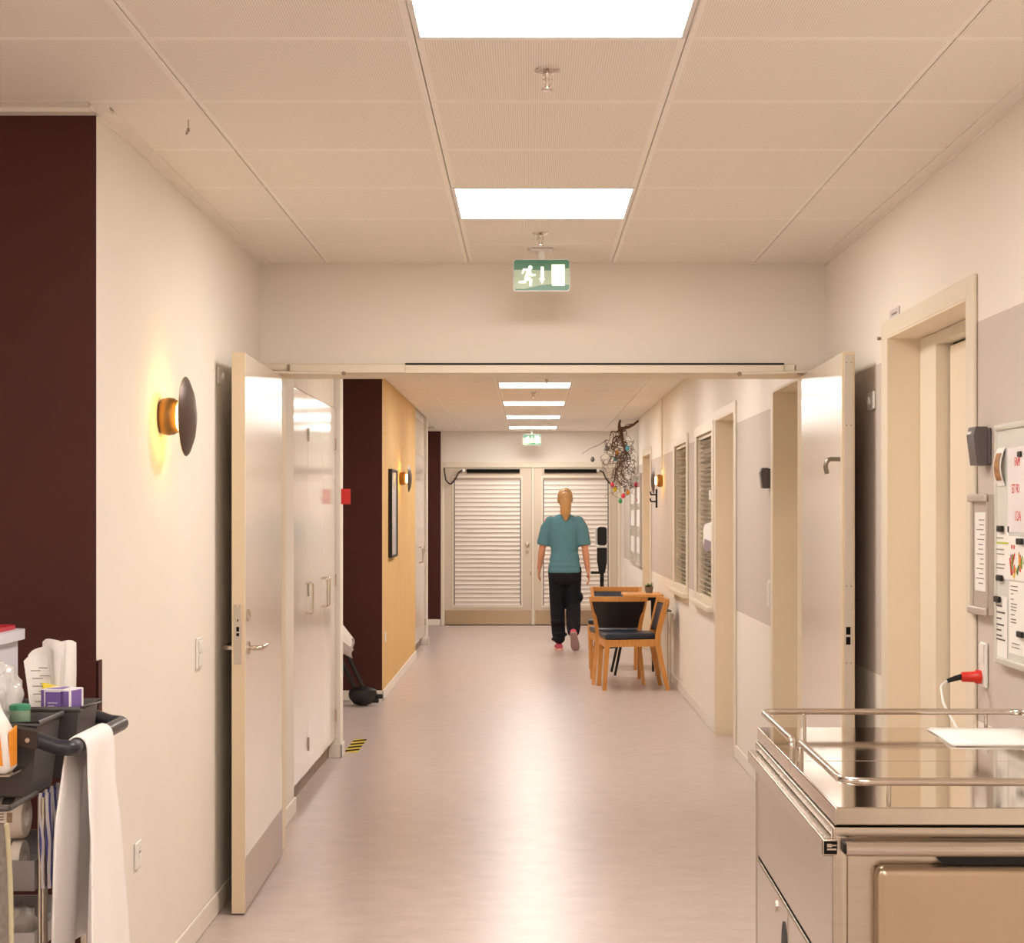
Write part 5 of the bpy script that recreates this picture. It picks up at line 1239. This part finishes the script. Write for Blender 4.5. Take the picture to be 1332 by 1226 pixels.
# striped cloths hanging at the cart end
def stripe_mat():
    m = mat('blue white striped cloth', (228, 222, 224), .9, bump=.5, bscale=300); nt = m.node_tree; b = nt.nodes['Principled BSDF']
    tc = nt.nodes.new('ShaderNodeTexCoord'); wv = nt.nodes.new('ShaderNodeTexWave'); wv.bands_direction = 'Y'; wv.inputs['Scale'].default_value = 26; wv.inputs['Distortion'].default_value = .6
    nt.links.new(tc.outputs['Object'], wv.inputs['Vector']); r = nt.nodes.new('ShaderNodeValToRGB'); r.color_ramp.elements[0].position = .55; r.color_ramp.elements[1].position = .62
    r.color_ramp.elements[0].color = lin((228, 220, 220)); r.color_ramp.elements[1].color = lin((84, 84, 150))
    nt.links.new(wv.outputs[0], r.inputs[0]); nt.links.new(r.outputs[0], b.inputs['Base Color']); return m
stm = stripe_mat()
for k in range(4):
    yy = 3.80+.047*k
    t = thing('mop_cloth', 'blue and white striped mop cloth hanging under the cart bins', 'mop cloth', (-1.035, yy, .84), group='striped mop cloths on the cart')
    L = (.205, .19, .18, .16)[k]
    mb = MB().grid(lambda u, v: (-1.036+.010*math.sin(math.pi*v)+.006*u, yy+(v-.5)*.034+.003*math.sin(9*u+k), .846-L*u), 10, 6); n = len(mb.v); f_ = list(mb.f)
    mb.add([(a-.014, b, c) for a, b, c in mb.v], f_); mb.build('cloth', stm, t)
# grey mop cloth near side
gm = thing('mop_cloth', 'long grey mop cloth with blue edge on the cart side facing the trolley', 'mop cloth', (-1.14, 3.60, .85))
def gfn(u, v): return (-1.20+.145*v-.008*math.sin(2*math.pi*v)+.02*u*v, 3.58+.012*math.sin(5*v)+.008*math.sin(6*u), .838-.45*u-.02*(1-v)+(.02 if u < .05 else 0)*-v)
mb = MB().grid(gfn, 14, 10); n = len(mb.v); f_ = list(mb.f); mb.add([(a, b+.010, c) for a, b, c in mb.v], f_)
mb.build('pad', mat('grey mop pile', (142, 132, 124), .95, spec=.1, var=.15, vscale=80, bump=.8, bscale=500), gm)
mb = MB().grid(lambda u, v: (gfn(u, .02+.30*v)[0]-.002, gfn(u, .3*v)[1]-.006, gfn(u, .3*v)[2]-.16*(1-u)*0), 14, 4); mb.build('blue_edge', mat('blue mop pile', (84, 88, 168), .95, var=.3, vscale=120, bump=.8, bscale=400), gm).location = (0, 0, -.14)
MB().tube([gfn(i/14, 1) for i in range(15)], .005, 6).build('hem', mat('pale hem', (196, 184, 150), .9), gm)
MB().cyl((-1.22, 3.585, .846), (-1.055, 3.585, .846), .006, 8).cyl((-1.055, 3.585, .846), (-1.055, 3.785, .846), .006, 8).cyl((-1.22, 3.585, .846), (-1.22, 3.785, .846), .006, 8).build('near_rail', dg_, ca)
# bag on the lower tray
lb_ = thing('crumpled_bag', 'small crumpled pale bag on the lower cart tray', 'bag', (-1.11, 3.86, .507))
bm = bmesh.new(); bmesh.ops.create_icosphere(bm, subdivisions=3, radius=1)
for v in bm.verts:
    q = v.co.copy(); d_ = 1+.3*noise.noise(q*2.9); v.co = Vector((-1.115+q.x*.042*d_, 3.865+q.y*.045*d_, max(.5065, .545+q.z*.042*d_)))
MB().bm(bm).build('bag', mat('crumpled pale plastic', (196, 186, 174), .4, bump=.5, bscale=40), lb_)
# white cloth over the handle
wc = thing('white_cloth', 'white fleece cloth draped over the cart push handle', 'cloth', (XE, 3.9, .5))
cm_ = mat('white fleece', (246, 240, 236), .9, spec=.1, bump=.35, bscale=250, var=.01)
def drape(y0, y1, x_in, zo, zi, seed):
    # u runs from the outer hem over the bar to the inner hem, v along the bar
    def fn(u, v):
        yy = y0+(y1-y0)*v; r = .0195
        if u < .46:
            s_ = 1-u/.46; z = .947-(.947-zo)*s_; fold = .016*math.sin(v*9+seed+1.5*s_)*min(1, s_*2.5)+.010*math.sin(v*17+seed*2)*s_
            spread = (-.12*(1-v)+.15*v)*s_
            x = XE+r+.006*s_+fold*.8+.012*s_*s_
            return (x, yy+spread+.02*s_*math.sin(3*v+seed), z)
        if u > .54:
            s_ = (u-.54)/.46; z = .947-(.947-zi)*s_; fold = .010*math.sin(v*8+seed*1.7+s_)*min(1, s_*2.5)
            return (XE-r-fold-x_in*s_, yy-(.008+.025*(1-v))*min(1, s_*3)-(.5-v)*.02*s_, z)
        a = math.pi*(u-.46)/.08
        return (XE+r*math.cos(a), yy, .947+r*math.sin(a))
    return MB().grid(fn, 50, 30)
o = drape(3.775, 4.005, .012, .44, .495, .6).build('cloth', cm_, wc); sm_ = o.modifiers.new('t', 'SOLIDIFY'); sm_.thickness = .006
ss = o.modifiers.new('s', 'SUBSURF'); ss.levels = 1; ss.render_levels = 1
gv = drape(3.775, 4.005, .012, .44, .495, .6).v
for iu, j0, j1 in ((10, 0, 18), (5, 19, 30)):
    MB().tube([Vector(gv[iu*31+j])+Vector((.0035, 0, 0)) for j in range(j0, j1+1)], .0028, 6).build('seam', cm_, wc)
